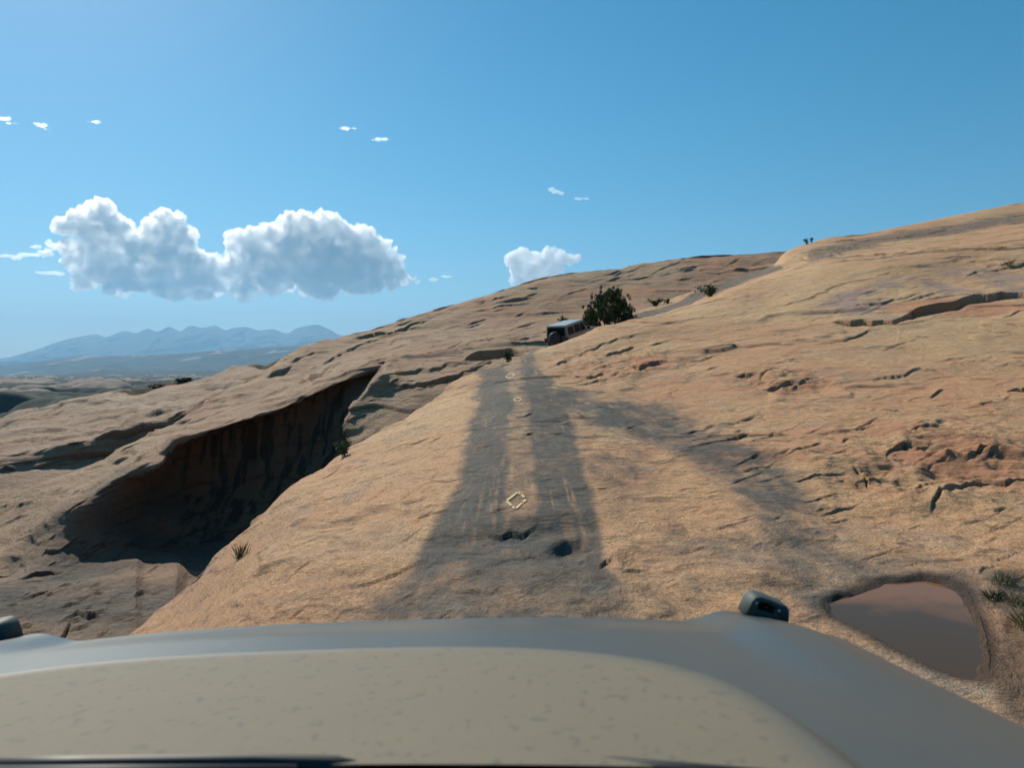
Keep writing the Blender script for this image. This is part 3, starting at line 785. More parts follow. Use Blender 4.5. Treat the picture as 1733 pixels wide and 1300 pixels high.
mt = [(-700, 660), (-200, 640), (0, 614), (65, 591), (123, 572), (163, 566), (178, 570), (212, 560), (229, 563.5), (251, 556), (265, 561), (286, 553), (305, 560), (323, 551), (341, 554.5), (363, 551), (383, 558.5), (394, 555), (415, 553), (440, 559), (460, 557), (486, 564), (501, 556), (535, 549.5), (559, 558), (576, 567), (593, 568), (624, 562), (661, 550), (679, 538), (691, 537), (740, 530), (800, 540), (1000, 560), (1300, 580)]
mt_f = lambda x: np.interp(x, *zip(*mt))
pxm = np.arange(-700, 1300, 2.0)
Rm = 90
rows_m = np.linspace(0, 1, Rm)
PXm = np.broadcast_to(pxm[None, :], (Rm, len(pxm)))
top = pchip(np.array([p[0] for p in mt], float), np.array([p[1] for p in mt], float), pxm)
tt = rows_m[:, None]
base_py = 612 + 0 * top
PYm = base_py[None, :] * (1 - np.minimum(tt / 0.8, 1) ** 1.35) + top[None, :] * np.minimum(tt / 0.8, 1) ** 1.35
PYm = np.where(tt > 0.8, top[None, :] + (tt - 0.8) / 0.2 * 30, PYm)
YYm = 22000 + 9000 * tt + 0 * PXm
Pm = to_world(PXm, PYm, YYm)
xx, yy = Pm[..., 0], Pm[..., 1]
rid = 1 - np.abs(fbm(xx / 1500, yy / 4200, xx * 0, 5)) * 2
fade = np.sin(np.clip(tt / 0.8, 0, 1) * math.pi) ** 0.8
Pm[..., 1] += -(rid - 0.5) * 2200 * fade
Pm[..., 2] += fade * 90 * fbm(xx / 500, yy / 900, xx * 0, 4)
M_MTN = far_mat('mountain_rock', (0.12, 0.12, 0.11), (0.045, 0.055, 0.045), 0.0005, 0.55)
grid_mesh('mountains', Pm, M_MTN, label='hazy blue mountain range on the horizon')
me = bpy.data.meshes.new('plain')
bm = bmesh.new()
bmesh.ops.create_circle(bm, cap_ends=True, segments=48, radius=36000)
bm.to_mesh(me); bm.free()
me.materials.append(M_BAD)
o = bpy.data.objects.new('plain', me); COL.objects.link(o); o.location = (0, 0, -95); o['kind'] = 'structure'
o['label'] = 'wide desert plain reaching the horizon'

# ------------------------------------------------------------------ haze
bm = bmesh.new(); bmesh.ops.create_cube(bm, size=1.0)
me = bpy.data.meshes.new('haze'); bm.to_mesh(me); bm.free()
hz = bpy.data.objects.new('haze', me); COL.objects.link(hz)
hz.scale = (80000, 80000, 2700); hz.location = (0, 0, -97 + 1350)
hz['kind'] = 'stuff'; hz['label'] = 'thin blue desert haze over the valley'
hm = bpy.data.materials.new('haze_air'); hm.use_nodes = True
hn = hm.node_tree.nodes; hl = hm.node_tree.links; hn.clear()
hout = hn.new('ShaderNodeOutputMaterial'); pv = hn.new('ShaderNodeVolumePrincipled')
pv.inputs['Color'].default_value = (0.33, 0.63, 0.91, 1)
pv.inputs['Density'].default_value = 4.5e-5
pv.inputs['Anisotropy'].default_value = 0.2
hl.new(pv.outputs[0], hout.inputs['Volume'])
me.materials.append(hm)

# ------------------------------------------------------------------ clouds (real bodies of vapour 45 km off)
cm = bpy.data.materials.new('cloud_vapour'); cm.use_nodes = True
cn = cm.node_tree.nodes; cl = cm.node_tree.links; cn.clear()
cout = cn.new('ShaderNodeOutputMaterial')
cv = cn.new('ShaderNodeVolumePrincipled')
cv.inputs['Color'].default_value = (1.0, 1.0, 1.0, 1)
cv.inputs['Density'].default_value = 0.0034
cv.inputs['Anisotropy'].default_value = 0.68
cl.new(cv.outputs[0], cout.inputs['Volume'])
ctc = cn.new('ShaderNodeTexCoord'); cno = cn.new('ShaderNodeTexNoise')
cno.inputs['Scale'].default_value = 0.055; cno.inputs['Detail'].default_value = 3; cno.inputs['Roughness'].default_value = 0.65
cl.new(ctc.outputs['Object'], cno.inputs['Vector'])
cmr = cn.new('ShaderNodeMapRange'); cmr.inputs['From Min'].default_value = 0.40; cmr.inputs['From Max'].default_value = 0.58
cmr.inputs['To Min'].default_value = 0.0012; cmr.inputs['To Max'].default_value = 0.0078
cl.new(cno.outputs[0], cmr.inputs['Value']); cl.new(cmr.outputs[0], cv.inputs['Density'])
cm2 = cm.copy(); cm2.name = 'thin_cloud_vapour'
for n_ in cm2.node_tree.nodes:
    if n_.type == 'PRINCIPLED_VOLUME': pass
    if n_.type == 'MAP_RANGE': n_.inputs['To Max'].default_value = 0.004; n_.inputs['From Min'].default_value = 0.46
    if n_.type == 'TEX_NOISE': n_.inputs['Scale'].default_value = 0.22
CD = 46000.0


def _displace(me2, octs, rough, off):
    n = len(me2.vertices)
    co = np.empty(n * 3, np.float32); me2.vertices.foreach_get('co', co); co = co.reshape(-1, 3)
    nr = np.empty(n * 3, np.float32); me2.vertices.foreach_get('normal', nr); nr = nr.reshape(-1, 3)
    x, y, z = co.T + off
    d = 0
    for lam, a in octs:
        d = d + a * rough * (0.55 - np.abs(vnoise(x / lam, y / lam, z / lam)) * 1.6)
    co = co + nr * d[:, None]
    me2.vertices.foreach_set('co', co.reshape(-1)); me2.update()


def cloud(name, blobs, label, voxel=1.3, rough=1.0, group=None):
    """blobs: (px, py, radius_px[, flatten]) ; a merged shell of lobes, displaced by cauliflower noise"""
    r = random.Random(len(blobs) * 7 + int(blobs[0][0]))
    bm = bmesh.new()
    cx0 = sum(b[0] for b in blobs) / len(blobs); cy0 = sum(b[1] for b in blobs) / len(blobs)
    for b in blobs:
        px, py, rad = b[:3]; fl = b[3] if len(b) > 3 else 1.0
        x, z = px - cx0, cy0 - py
        wx_ = 1.0 if rough > 0.5 else r.uniform(1.3, 2.4)
        core = Matrix.Translation((x, 0, z)) @ Matrix.Diagonal((rad * wx_, rad * 0.9, rad * fl * (0.8 if wx_ > 1 else 1), 1))
        bmesh.ops.create_icosphere(bm, subdivisions=3, radius=1.0, matrix=core)
        for k in range(int(11 * rough) if rough > 0.5 else 0):
            th = r.uniform(0, 2 * math.pi); ph = r.uniform(-0.2, 1.2)
            rr = rad * r.uniform(0.22, 0.42)
            dx, dy, dz = math.cos(th) * math.cos(ph), math.sin(th) * math.cos(ph), math.sin(ph)
            bmesh.ops.create_icosphere(bm, subdivisions=2, radius=rr, matrix=Matrix.Translation((x + dx * rad * .85, dy * rad * .8, z + dz * rad * fl * .85)))
    me = bpy.data.meshes.new(name); bm.to_mesh(me); bm.free()
    o = bpy.data.objects.new(name, me); COL.objects.link(o)
    md = o.modifiers.new('r', 'REMESH'); md.mode = 'VOXEL'; md.voxel_size = voxel
    bpy.context.view_layer.update()
    dg = bpy.context.evaluated_depsgraph_get()
    me2 = bpy.data.meshes.new_from_object(o.evaluated_get(dg))
    o.modifiers.clear(); o.data = me2; bpy.data.meshes.remove(me); me2.name = name
    for rep in (0, 1):
        if rep:
            md = o.modifiers.new('r', 'REMESH'); md.mode = 'VOXEL'; md.voxel_size = voxel
            bpy.context.view_layer.update()
            me3 = bpy.data.meshes.new_from_object(o.evaluated_get(bpy.context.evaluated_depsgraph_get()))
            o.modifiers.clear(); o.data = me3; bpy.data.meshes.remove(me2); me2 = me3; me2.name = name
        _displace(me2, ((24, 8.0), (12, 5.6)) if not rep else ((6, 3.2), (3.2, 1.7)), rough, int(blobs[0][0]))
    me2.materials.append(cm if rough > 0.5 else cm2)
    o.location = at(cx0, cy0, CD); s = CD / F; o.scale = (s, s, s)
    o['label'] = label; o['category'] = 'cloud'
    if group: o['group'] = group
    return o


cloud('cumulus_cloud', [(170, 362, 24), (135, 378, 22), (105, 384, 13), (195, 395, 30), (160, 410, 28), (285, 385, 27), (262, 395, 22), (308, 400, 22), (250, 425, 32), (300, 430, 34), (335, 455, 30), (180, 450, 36, .9), (230, 465, 38, .8), (290, 478, 36, .8), (345, 482, 30, .8), (120, 420, 20, .7), (90, 415, 12, .6), (75, 428, 12, .5), (140, 478, 18, .8), (130, 445, 20), (200, 488, 22, .6)],
      'big cumulus cloud with two domed tops, above the left mountains')
cloud('cumulus_cloud', [(520, 385, 26), (545, 375, 17), (490, 390, 24), (460, 398, 22), (430, 405, 22), (405, 412, 20), (560, 398, 28), (600, 405, 26), (625, 398, 14), (640, 420, 22), (655, 445, 24), (620, 440, 40), (560, 440, 46), (500, 435, 42), (440, 440, 34), (410, 455, 30), (415, 485, 26, .9), (470, 470, 34, .8), (540, 475, 40, .75), (610, 472, 38, .7), (660, 468, 24, .7), (690, 472, 15, .6), (705, 478, 9, .5), (385, 470, 16), (372, 448, 14), (373, 482, 15, .7), (395, 440, 18)],
      'wide cumulus cloud with a ragged crown, right of the two-domed one')
cloud('cumulus_cloud', [(868, 440, 14), (885, 434, 13), (905, 440, 14), (930, 430, 14), (945, 434, 13), (960, 440, 11), (976, 438, 6), (915, 455, 20), (880, 458, 15), (940, 452, 16), (868, 475, 9), (895, 472, 16)],
      'small white cumulus cloud just above the hill crest', voxel=1.2, rough=0.6)
smalls = [([(932, 321, 5, .8), (940, 324, 5, .7), (948, 327, 3.5, .6)], 'little white cloud puff high above the small cumulus'),
          ([(980, 336, 3, .5), (990, 336, 3, .5)], 'tiny flat cloud wisp right of the little puff'),
          ([(62, 208, 4, .6), (72, 212, 5, .8), (80, 218, 4, .5)], 'small ragged cloud scrap, upper left'),
          ([(146, 205, 3, .5), (158, 206, 5, .4), (166, 206, 3, .4)], 'thin bright cloud dash right of the ragged scrap'),
          ([(638, 236, 4, .4), (648, 235, 5, .4), (656, 234, 3, .4)], 'thin cloud dash high in the middle of the sky'),
          ([(586, 217, 5, .3), (598, 217, 4, .3)], 'faintest cloud dash, high left of centre'),
          ([(10, 433, 6, .6), (28, 436, 6, .6), (48, 432, 9, .6), (60, 418, 6, .4)], 'row of cloud shreds at the left picture edge'),
          ([(68, 461, 6, .6), (84, 462, 9, .55), (98, 463, 6, .5)], 'low flat cloud shred left of the two-domed cloud'),
          ([(733, 473, 5, .5), (757, 468, 6, .5), (762, 469, 4, .4)], 'low cloud shred right of the wide cumulus'),
          ([(5, 200, 6, .5), (22, 208, 5, .4)], 'cloud scrap cut by the left picture edge, high up')]
for bl_, lb in smalls:
    cloud('cloud_wisp', bl_, lb, voxel=0.8, rough=0.35)

# ------------------------------------------------------------------ puddle water
def poly_obj(name, pts, z, mat, sub=0):
    me = bpy.data.meshes.new(name); bm = bmesh.new()
    vs = [bm.verts.new((x, y, z)) for x, y in pts]
    if sum(pts[i][0] * pts[(i + 1) % len(pts)][1] - pts[(i + 1) % len(pts)][0] * pts[i][1] for i in range(len(pts))) < 0: vs.reverse()
    f = bm.faces.new(vs)
    bmesh.ops.triangulate(bm, faces=[f])
    bm.to_mesh(me); bm.free(); me.materials.append(mat)
    o = bpy.data.objects.new(name, me); COL.objects.link(o)
    return o
mw, nt, b = new_mat('puddle_water')
tc = N(nt, 'ShaderNodeTexCoord').outputs['Object']
wm = noise_node(nt, tc, 1.1, 4, 0.6, 0.6)
gx = N(nt, 'ShaderNodeSeparateXYZ'); nt.links.new(tc, gx.inputs[0])
shal = math_n(nt, 'ADD', math_n(nt, 'SUBTRACT', gx.outputs[1], 5.35), math_n(nt, 'MULTIPLY', math_n(nt, 'SUBTRACT', gx.outputs[0], 3.0), 0.35))
shal = math_n(nt, 'ADD', shal, math_n(nt, 'MULTIPLY', math_n(nt, 'SUBTRACT', wm.outputs[0], 0.5), 1.6))
nt.links.new(mix(nt, ramp(nt, shal, [(0.0, 0), (0.5, 1)]).outputs[0], (0.075, 0.044, 0.019), (0.21, 0.095, 0.035)), b.inputs['Base Color'])
b.inputs['IOR'].default_value = 1.33; b.inputs['Specular IOR Level'].default_value = 0.1
b.inputs['Roughness'].default_value = 0.03
nn = noise_node(nt, tc, 5, 3, 0.5)
bp = N(nt, 'ShaderNodeBump'); bp.inputs['Distance'].default_value = 0.002; bp.inputs['Strength'].default_value = 0.5
nt.links.new(nn.outputs[0], bp.inputs['Height']); nt.links.new(bp.outputs[0], b.inputs['Normal'])
cxw = sum(p[0] for p in pool_w) / len(pool_w); cyw = sum(p[1] for p in pool_w) / len(pool_w)
o = poly_obj('puddle_water', [(cxw + (x - cxw) * 1.12, cyw + (y - cyw) * 1.12) for x, y in pool_w], Z0 - 0.035, mw)
o['kind'] = 'structure'; o['label'] = 'brown still water in the rock pothole'

# ------------------------------------------------------------------ mesh helpers for objects
def obj_from_bm(name, bm, mat, parent=None, smooth=True):
    me = bpy.data.meshes.new(name); bm.to_mesh(me); bm.free()
    me.materials.append(mat)
    if smooth:
        me.polygons.foreach_set('use_smooth', np.ones(len(me.polygons), bool))
    o = bpy.data.objects.new(name, me); COL.objects.link(o)
    if parent: o.parent = parent
    return o


def box_bm(bm, lo, hi, bev=0.0, mat=None):
    c = [(a + b) / 2 for a, b in zip(lo, hi)]; s = [abs(b - a) for a, b in zip(lo, hi)]
    M = Matrix.Translation(c) @ Matrix.Diagonal((*s, 1))
    if mat: M = mat @ M
    r = bmesh.ops.create_cube(bm, size=1.0, matrix=M)
    if bev:
        es = list({e for v in r['verts'] for e in v.link_edges})
        bmesh.ops.bevel(bm, geom=es, offset=bev, segments=2, affect='EDGES', profile=0.6)


def box(name, lo, hi, mat, parent, bev=0.01, smooth=False):
    bm = bmesh.new(); box_bm(bm, lo, hi, bev)
    return obj_from_bm(name, bm, mat, parent, smooth)


def hexa(bm, pts, bev=0.0):
    """8 points: bottom ring 4, top ring 4"""
    v = [bm.verts.new(p) for p in pts]
    fs = [(3, 2, 1, 0), (4, 5, 6, 7), (0, 1, 5, 4), (1, 2, 6, 5), (2, 3, 7, 6), (3, 0, 4, 7)]
    for f in fs: bm.faces.new([v[i] for i in f])
    if bev:
        es = list({e for q in v for e in q.link_edges})
        bmesh.ops.bevel(bm, geom=es, offset=bev, segments=2, affect='EDGES')


def tube_bm(bm, pts, rads, n=7, cap=True):
    rings = []
    for i, p in enumerate(pts):
        p = Vector(p)
        a = Vector(pts[max(0, i - 1)]); b_ = Vector(pts[min(len(pts) - 1, i + 1)])
        t = (b_ - a).normalized()
        u = t.orthogonal().normalized() if i == 0 else (u - t * u.dot(t)).normalized()
        w_ = t.cross(u)
        r = rads[i] if hasattr(rads, '__len__') else rads
        rings.append([bm.verts.new(p + (u * math.cos(k / n * 2 * math.pi) + w_ * math.sin(k / n * 2 * math.pi)) * r) for k in range(n)])
    for i in range(len(rings) - 1):
        for k in range(n):
            bm.faces.new((rings[i][k], rings[i][(k + 1) % n], rings[i + 1][(k + 1) % n], rings[i + 1][k]))
    if cap:
        bm.faces.new(rings[0][::-1]); bm.faces.new(rings[-1])


def lathe_bm(bm, prof, n=28, M=Matrix()):
    rings = []
    for r, h in prof:
        rings.append([bm.verts.new(M @ Vector((r * math.cos(k / n * 2 * math.pi), r * math.sin(k / n * 2 * math.pi), h))) for k in range(n)])
    for i in range(len(rings) - 1):
        for k in range(n):
            bm.faces.new((rings[i][k], rings[i][(k + 1) % n], rings[i + 1][(k + 1) % n], rings[i + 1][k]))
    bm.faces.new(rings[0][::-1]); bm.faces.new(rings[-1])


def empty(name, loc, label, cat, group=None):
    o = bpy.data.objects.new(name, None); COL.objects.link(o); o.location = loc
    o.empty_display_size = 0.2
    o['label'] = label; o['category'] = cat
    if group: o['group'] = group
    return o


M_TYRE = plain_mat('tyre_rubber', (0.022, 0.022, 0.022), 0.85, bump=0.003)
M_BLACK = plain_mat('black_plastic', (0.016, 0.018, 0.018), 0.55, scale=60)
M_RIM = plain_mat('dark_alloy', (0.10, 0.10, 0.10), 0.35, 0.8)
M_GLASS = plain_mat('dark_window_glass', (0.010, 0.013, 0.015), 0.12, var=0.1, spec=0.1)
M_SUVROOF = plain_mat('pale_hardtop', (0.38, 0.43, 0.41), 0.4, var=0.05)
M_SUV = plain_mat('grey_vehicle_paint', (0.17, 0.19, 0.19), 0.35, var=0.06, coat=0.5)
M_RED = plain_mat('red_lamp_lens', (0.22, 0.015, 0.01), 0.25)
M_CHROME = plain_mat('bright_metal', (0.6, 0.6, 0.58), 0.25, 0.9)


def wheel(name, parent, loc, rad=0.42, wid=0.27, axis='X'):
    M = Matrix.Translation(loc) @ (Matrix.Rotation(math.pi / 2, 4, 'Y') if axis == 'X' else Matrix.Rotation(math.pi / 2, 4, 'X'))
    bm = bmesh.new(); h = wid / 2
    lathe_bm(bm, [(rad * .58, -h * .8), (rad * .62, -h), (rad * .9, -h), (rad, -h * .75), (rad, h * .75), (rad * .9, h), (rad * .62, h), (rad * .58, h * .8)], 32, M)
    w_ = obj_from_bm(name, bm, M_TYRE, parent, True)
    bm = bmesh.new()
    lathe_bm(bm, [(rad * .56, -h * .7), (rad * .6, -h * .85), (rad * .55, -h * .6), (rad * .55, h * .6), (rad * .6, h * .85), (rad * .56, h * .7), (rad * .2, h * .5)], 24, M)
    obj_from_bm('rim', bm, M_RIM, w_, True)
    return w_


# ------------------------------------------------------------------ boxy four-wheel drive ahead
ra = ground_at(945, 603, rows=(S1_ROWS_FRONT + 60, 900))
rear = Vector((2.75, 46.0, (HY - 604) / F * 46.0)); frontp = Vector((5.35, 49.2, (HY - 578) / F * 49.2))
suv = empty('off_road_vehicle', rear, 'pale roofed boxy four wheel drive with rear spare wheel, beside the juniper tree', 'car')
fw = (frontp - rear).normalized(); rt = fw.cross(Vector((0, 0, 1))).normalized(); upv = rt.cross(fw)
suv.matrix_world = Matrix.Translation(rear) @ Matrix((rt, fw, upv)).transposed().to_4x4()
# local frame: x right, y forward, z up; rear bumper at y=0
bm = bmesh.new()
hexa(bm, [(-.80, .18, .62), (.80, .18, .62), (.80, 2.55, .60), (-.80, 2.55, .60), (-.79, .16, 1.18), (.79, .16, 1.18), (.77, 2.55, 1.16), (-.77, 2.55, 1.16)], .03)
obj_from_bm('body', bm, M_SUV, suv, False)
bm = bmesh.new()
hexa(bm, [(-.66, 2.56, .62), (.66, 2.56, .62), (.60, 3.95, .62), (-.60, 3.95, .62), (-.66, 2.56, 1.17), (.66, 2.56, 1.17), (.56, 3.92, 1.06), (-.56, 3.92, 1.06)], .05)
obj_from_bm('hood', bm, M_SUV, suv, False)
bm = bmesh.new()
hexa(bm, [(-.77, .17, 1.185), (.77, .17, 1.185), (.75, 2.45, 1.165), (-.75, 2.45, 1.165), (-.70, .24, 1.76), (.70, .24, 1.76), (.68, 2.10, 1.76), (-.68, 2.10, 1.76)], .02)
obj_from_bm('cab_shell', bm, M_SUV, suv, False)
bm = bmesh.new()
hexa(bm, [(-.715, .19, 1.763), (.715, .19, 1.763), (.69, 2.16, 1.763), (-.69, 2.16, 1.763), (-.69, .22, 1.85), (.69, .22, 1.85), (.66, 2.12, 1.84), (-.66, 2.12, 1.84)], .03)
obj_from_bm('roof', bm, M_SUVROOF, suv, False)
bm = bmesh.new()
hexa(bm, [(-.64, .16, 1.22), (.64, .16, 1.22), (.64, .20, 1.22), (-.64, .20, 1.22), (-.60, .215, 1.72), (.60, .215, 1.72), (.60, .25, 1.72), (-.60, .25, 1.72)])
obj_from_bm('rear_window', bm, M_GLASS, suv, False)
for sx in (-1, 1):
    for y0, y1 in ((.34, .95), (1.05, 1.62), (1.70, 2.22)):
        bm = bmesh.new()
        xb, xt = .772 * sx, .712 * sx
        a_, b_ = xb - .03 * sx, xt - .03 * sx
        yt1 = y1 - (0.16 if y0 > 1.65 else 0)
        hexa(bm, [(a_, y0, 1.23), (xb + .004 * sx, y0, 1.23), (xb + .004 * sx, y1, 1.23), (a_, y1, 1.23), (b_, y0 + .02, 1.70), (xt + .004 * sx, y0 + .02, 1.70), (xt + .004 * sx, yt1, 1.70), (b_, yt1, 1.70)])
        obj_from_bm('side_window', bm, M_GLASS, suv, False)
bm = bmesh.new()
hexa(bm, [(-.66, 2.42, 1.20), (.66, 2.42, 1.20), (.66, 2.46, 1.19), (-.66, 2.46, 1.19), (-.62, 2.12, 1.73), (.62, 2.12, 1.73), (.62, 2.15, 1.73), (-.62, 2.15, 1.73)])
obj_from_bm('windshield', bm, M_GLASS, suv, False)
bm = bmesh.new()
hexa(bm, [(-.70, .12, .66), (.70, .12, .66), (.70, .17, .66), (-.70, .17, .66), (-.70, .12, 1.17), (.70, .12, 1.17), (.70, .17, 1.17), (-.70, .17, 1.17)], .01)
obj_from_bm('tailgate', bm, plain_mat('tailgate_paint', (0.06, 0.07, 0.075), .4), suv, False)
sp = wheel('spare_tire', suv, (0.02, -.04, 1.12), .42, .25, 'Y')
bm = bmesh.new(); lathe_bm(bm, [(.36, 0), (.37, .02), (.30, .035), (.05, .04)], 28, Matrix.Translation((0.02, -.155, 1.12)) @ Matrix.Rotation(math.pi / 2, 4, 'X'))
obj_from_bm('wheel_cover', bm, M_BLACK, sp, True)
box('rear_bumper', (-.82, -.06, .48), (.82, .12, .64), M_BLACK, suv, .02)
for sx in (-1, 1):
    box('taillight', (sx * .80 - .09, .08, .86), (sx * .80 + .06, .15, 1.12), M_RED, suv, .015)
    box('fender_flare', (sx * .80 - .13 + .02 * sx, .42, .80), (sx * .80 + .13, 1.34, .90), M_BLACK, suv, .03)
    box('fender_flare', (sx * .72 - .12, 2.95, .82), (sx * .72 + .20, 3.95, .92), M_BLACK, suv, .03)
    box('mirror', (sx * .95 - .09, 2.20, 1.22), (sx * .95 + .09, 2.30, 1.42), M_BLACK, suv, .02)
    wheel('wheel', suv, (sx * .80, .88, .40), .40, .25)
    wheel('wheel', suv, (sx * .80, 3.35, .40), .40, .25)
box('front_bumper', (-.80, 4.0, .48), (.80, 4.18, .66), M_BLACK, suv, .02)
bm = bmesh.new(); hexa(bm, [(-.60, 3.96, .62), (.60, 3.96, .62), (.60, 4.0, .62), (-.60, 4.0, .62), (-.56, 3.94, 1.05), (.56, 3.94, 1.05), (.56, 3.98, 1.05), (-.56, 3.98, 1.05)])
obj_from_bm('grille', bm, M_SUV, suv, False)

# ------------------------------------------------------------------ vegetation
def leaf_mat(name, a, b_, scale=9):
    m, nt, b = new_mat(name)
    tc = N(nt, 'ShaderNodeTexCoord').outputs['Object']
    n = noise_node(nt, tc, scale, 3, 0.6)
    c = mix(nt, ramp(nt, n.outputs[0], [(0.35, 0), (0.65, 1)]).outputs[0], a, b_)
    nt.links.new(c, b.inputs['Base Color'])
    b.inputs['Roughness'].default_value = 0.7
    b.inputs['Specular IOR Level'].default_value = 0.2
    return m
M_JUN = leaf_mat('juniper_needles', (0.040, 0.060, 0.022), (0.095, 0.125, 0.045), 3)
M_BARK = plain_mat('juniper_bark', (0.11, 0.085, 0.065), 0.9, scale=14, bump=0.01)
M_SHRUB = leaf_mat('shrub_leaves', (0.06, 0.09, 0.03), (0.13, 0.16, 0.06))
M_DRY = leaf_mat('dry_grass_blades', (0.20, 0.17, 0.08), (0.34, 0.29, 0.15))
M_DGREEN = leaf_mat('dark_shrub_leaves', (0.03, 0.045, 0.02), (0.06, 0.08, 0.035))


def leaves_mesh(name, pts, size, mat, parent, elong=2.2, seed=1):
    """many small leaf faces at pts (n,3), random orientation"""
    r = np.random.default_rng(seed)
    n = len(pts)
    a = r.normal(size=(n, 3)); a /= np.linalg.norm(a, axis=1, keepdims=True)
    b_ = r.normal(size=(n, 3)); b_ -= a * (a * b_).sum(1, keepdims=True); b_ /= np.linalg.norm(b_, axis=1, keepdims=True)
    s = size * r.uniform(0.6, 1.4, (n, 1))
    v = np.stack([pts - a * s * elong * .5, pts + b_ * s * .5, pts + a * s * elong * .5, pts - b_ * s * .5], 1).reshape(-1, 3)
    me = bpy.data.meshes.new(name)
    me.vertices.add(n * 4); me.vertices.foreach_set('co', v.reshape(-1).astype(np.float32))
    me.loops.add(n * 4); me.loops.foreach_set('vertex_index', np.arange(n * 4, dtype=np.int32))
    me.polygons.add(n); me.polygons.foreach_set('loop_start', (np.arange(n) * 4).astype(np.int32))
    me.polygons.foreach_set('loop_total', np.full(n, 4, np.int32))
    me.update(calc_edges=True); me.materials.append(mat)
    o = bpy.data.objects.new(name, me); COL.objects.link(o)
    if parent: o.parent = parent
    return o


# juniper
tb = Vector(((1028 - CX) / F * 51.5, 51.5, (HY - 564) / F * 51.5))
tree = empty('juniper_tree', tb, 'dark green bushy juniper tree standing alone beside the parked four wheel drive', 'tree')
r = random.Random(5)
bm = bmesh.new()
trunk_top = Vector((0.05, 0, 0.75))
tube_bm(bm, [(0.02, 0, -.4), (0.0, 0, .1), (0.06, 0, .45), trunk_top], [.24, .19, .15, .12], 9)
obj_from_bm('trunk', bm, M_BARK, tree)
tips = []
for k in range(13):
    an = k / 13 * 2 * math.pi + r.uniform(-.2, .2); el = r.uniform(.15, 1.3)
    L = r.uniform(1.0, 1.55)
    dirv = Vector((math.cos(an) * math.cos(el), math.sin(an) * math.cos(el), math.sin(el)))
    p0_ = Vector((0.02, 0, r.uniform(.15, .7))); pts = [p0_]
    for j in range(1, 6):
        pts.append(p0_ + dirv * L * j / 5 + Vector((r.uniform(-.08, .08), r.uniform(-.08, .08), r.uniform(-.05, .1))))
    bm = bmesh.new(); tube_bm(bm, pts, [.08, .06, .045, .03, .02, .01], 6)
    obj_from_bm('limb', bm, M_BARK, tree)
    tips += [tuple(p) for p in pts[2:]]
# crown: outline traced as lobes (x, z, r)
lob = [(-1.35, 1.0, .40), (-1.0, 1.4, .50), (-.6, 1.75, .52), (-.1, 2.0, .50), (.35, 2.2, .45), (.52, 2.35, .32), (.75, 1.75, .45), (1.05, 1.62, .45), (1.35, 1.15, .42), (-.3, 2.15, .4), (1.1, .8, .38), (.6, 1.3, .5), (0, 1.4, .6), (-.6, 1.15, .5), (-1.1, .75, .35), (-.85, .45, .30), (1.3, .6, .28), (.45, 1.05, .28), (-1.45, .6, .22), (0.1, 1.0, .35)]
pts = []
rr_ = np.random.default_rng(3)
for (x, z, rad) in lob:
    for k in range(40):
        c_ = np.array([x, 0, z]) + rr_.normal(size=3) * np.array([rad * .55, rad * 1.0, rad * .55])
        cl_ = rr_.uniform(.07, .16)
        nn_ = 60
        q = rr_.normal(size=(nn_, 3)); q /= np.linalg.norm(q, axis=1, keepdims=True)
        pts.append(c_ + q * cl_ * rr_.uniform(.4, 1.0, (nn_, 1)) * np.array([1, 1, 1.35]))
tree.scale = (.96, .96, 1.10)
leaves_mesh('crown', np.concatenate(pts), .045, M_JUN, tree, 2.0, 4)


def shrub(name, pt, w_, h_, n, mat, label, seed, leaf=.03, stems=7, group=None, cat='shrub', sprout=False):
    o = empty(name, pt, label, cat, group)
    r = random.Random(seed); P_ = []
    bm = bmesh.new()
    for k in range(stems):
        an = r.uniform(0, 6.28); L = h_ * r.uniform(.6, 1.05); sp_ = w_ * .5 * r.uniform(.1, 1)
        p0_ = Vector((r.uniform(-.1, .1) * w_, r.uniform(-.1, .1) * w_, -.03)); p3 = Vector((math.cos(an) * sp_, math.sin(an) * sp_, L))
        p1_ = p0_.lerp(p3, .5) + Vector((0, 0, .12 * L))
        tube_bm(bm, [p0_, p1_, p3], [.018 * w_, .012 * w_, .005 * w_], 5)
        for j in range(n // stems):
            t = r.uniform(.25, 1.05)
            q = p0_.lerp(p1_, t * 2) if t < .5 else p1_.lerp(p3, (t - .5) * 2)
            P_.append((q.x + r.gauss(0, .07 * w_), q.y + r.gauss(0, .07 * w_), max(.01, q.z + r.gauss(0, .06 * h_))))
    obj_from_bm('stem', bm, M_BARK, o)
    leaves_mesh('foliage', np.array(P_), leaf, mat, o, 2.2, seed)
    return o


def tuft(pt, w_, h_, n, label, seed, mat=M_DRY, group=None):
    bm = bmesh.new(); r = random.Random(seed)
    for k in range(n):
        an = r.uniform(0, 6.28); L = h_ * r.uniform(.45, 1.1); sp_ = w_ * .5 * r.uniform(.1, 1.1)
        b0 = Vector((r.gauss(0, .16) * w_, r.gauss(0, .16) * w_, -.02)); tp = b0 + Vector((math.cos(an) * sp_, math.sin(an) * sp_, L))
        md = b0.lerp(tp, .55) + Vector((0, 0, .1 * L)); sd_ = Vector((-math.sin(an), math.cos(an), 0)) * .0028 * max(1, h_ * 4)
        v = [bm.verts.new(q) for q in (b0 - sd_, b0 + sd_, md + sd_ * .7, tp, md - sd_ * .7)]
        bm.faces.new(v)
    o = obj_from_bm('grass_tuft', bm, mat, None, False)
    o.location = pt; o['label'] = label; o['category'] = 'grass tuft'
    if group: o['group'] = group
    return o


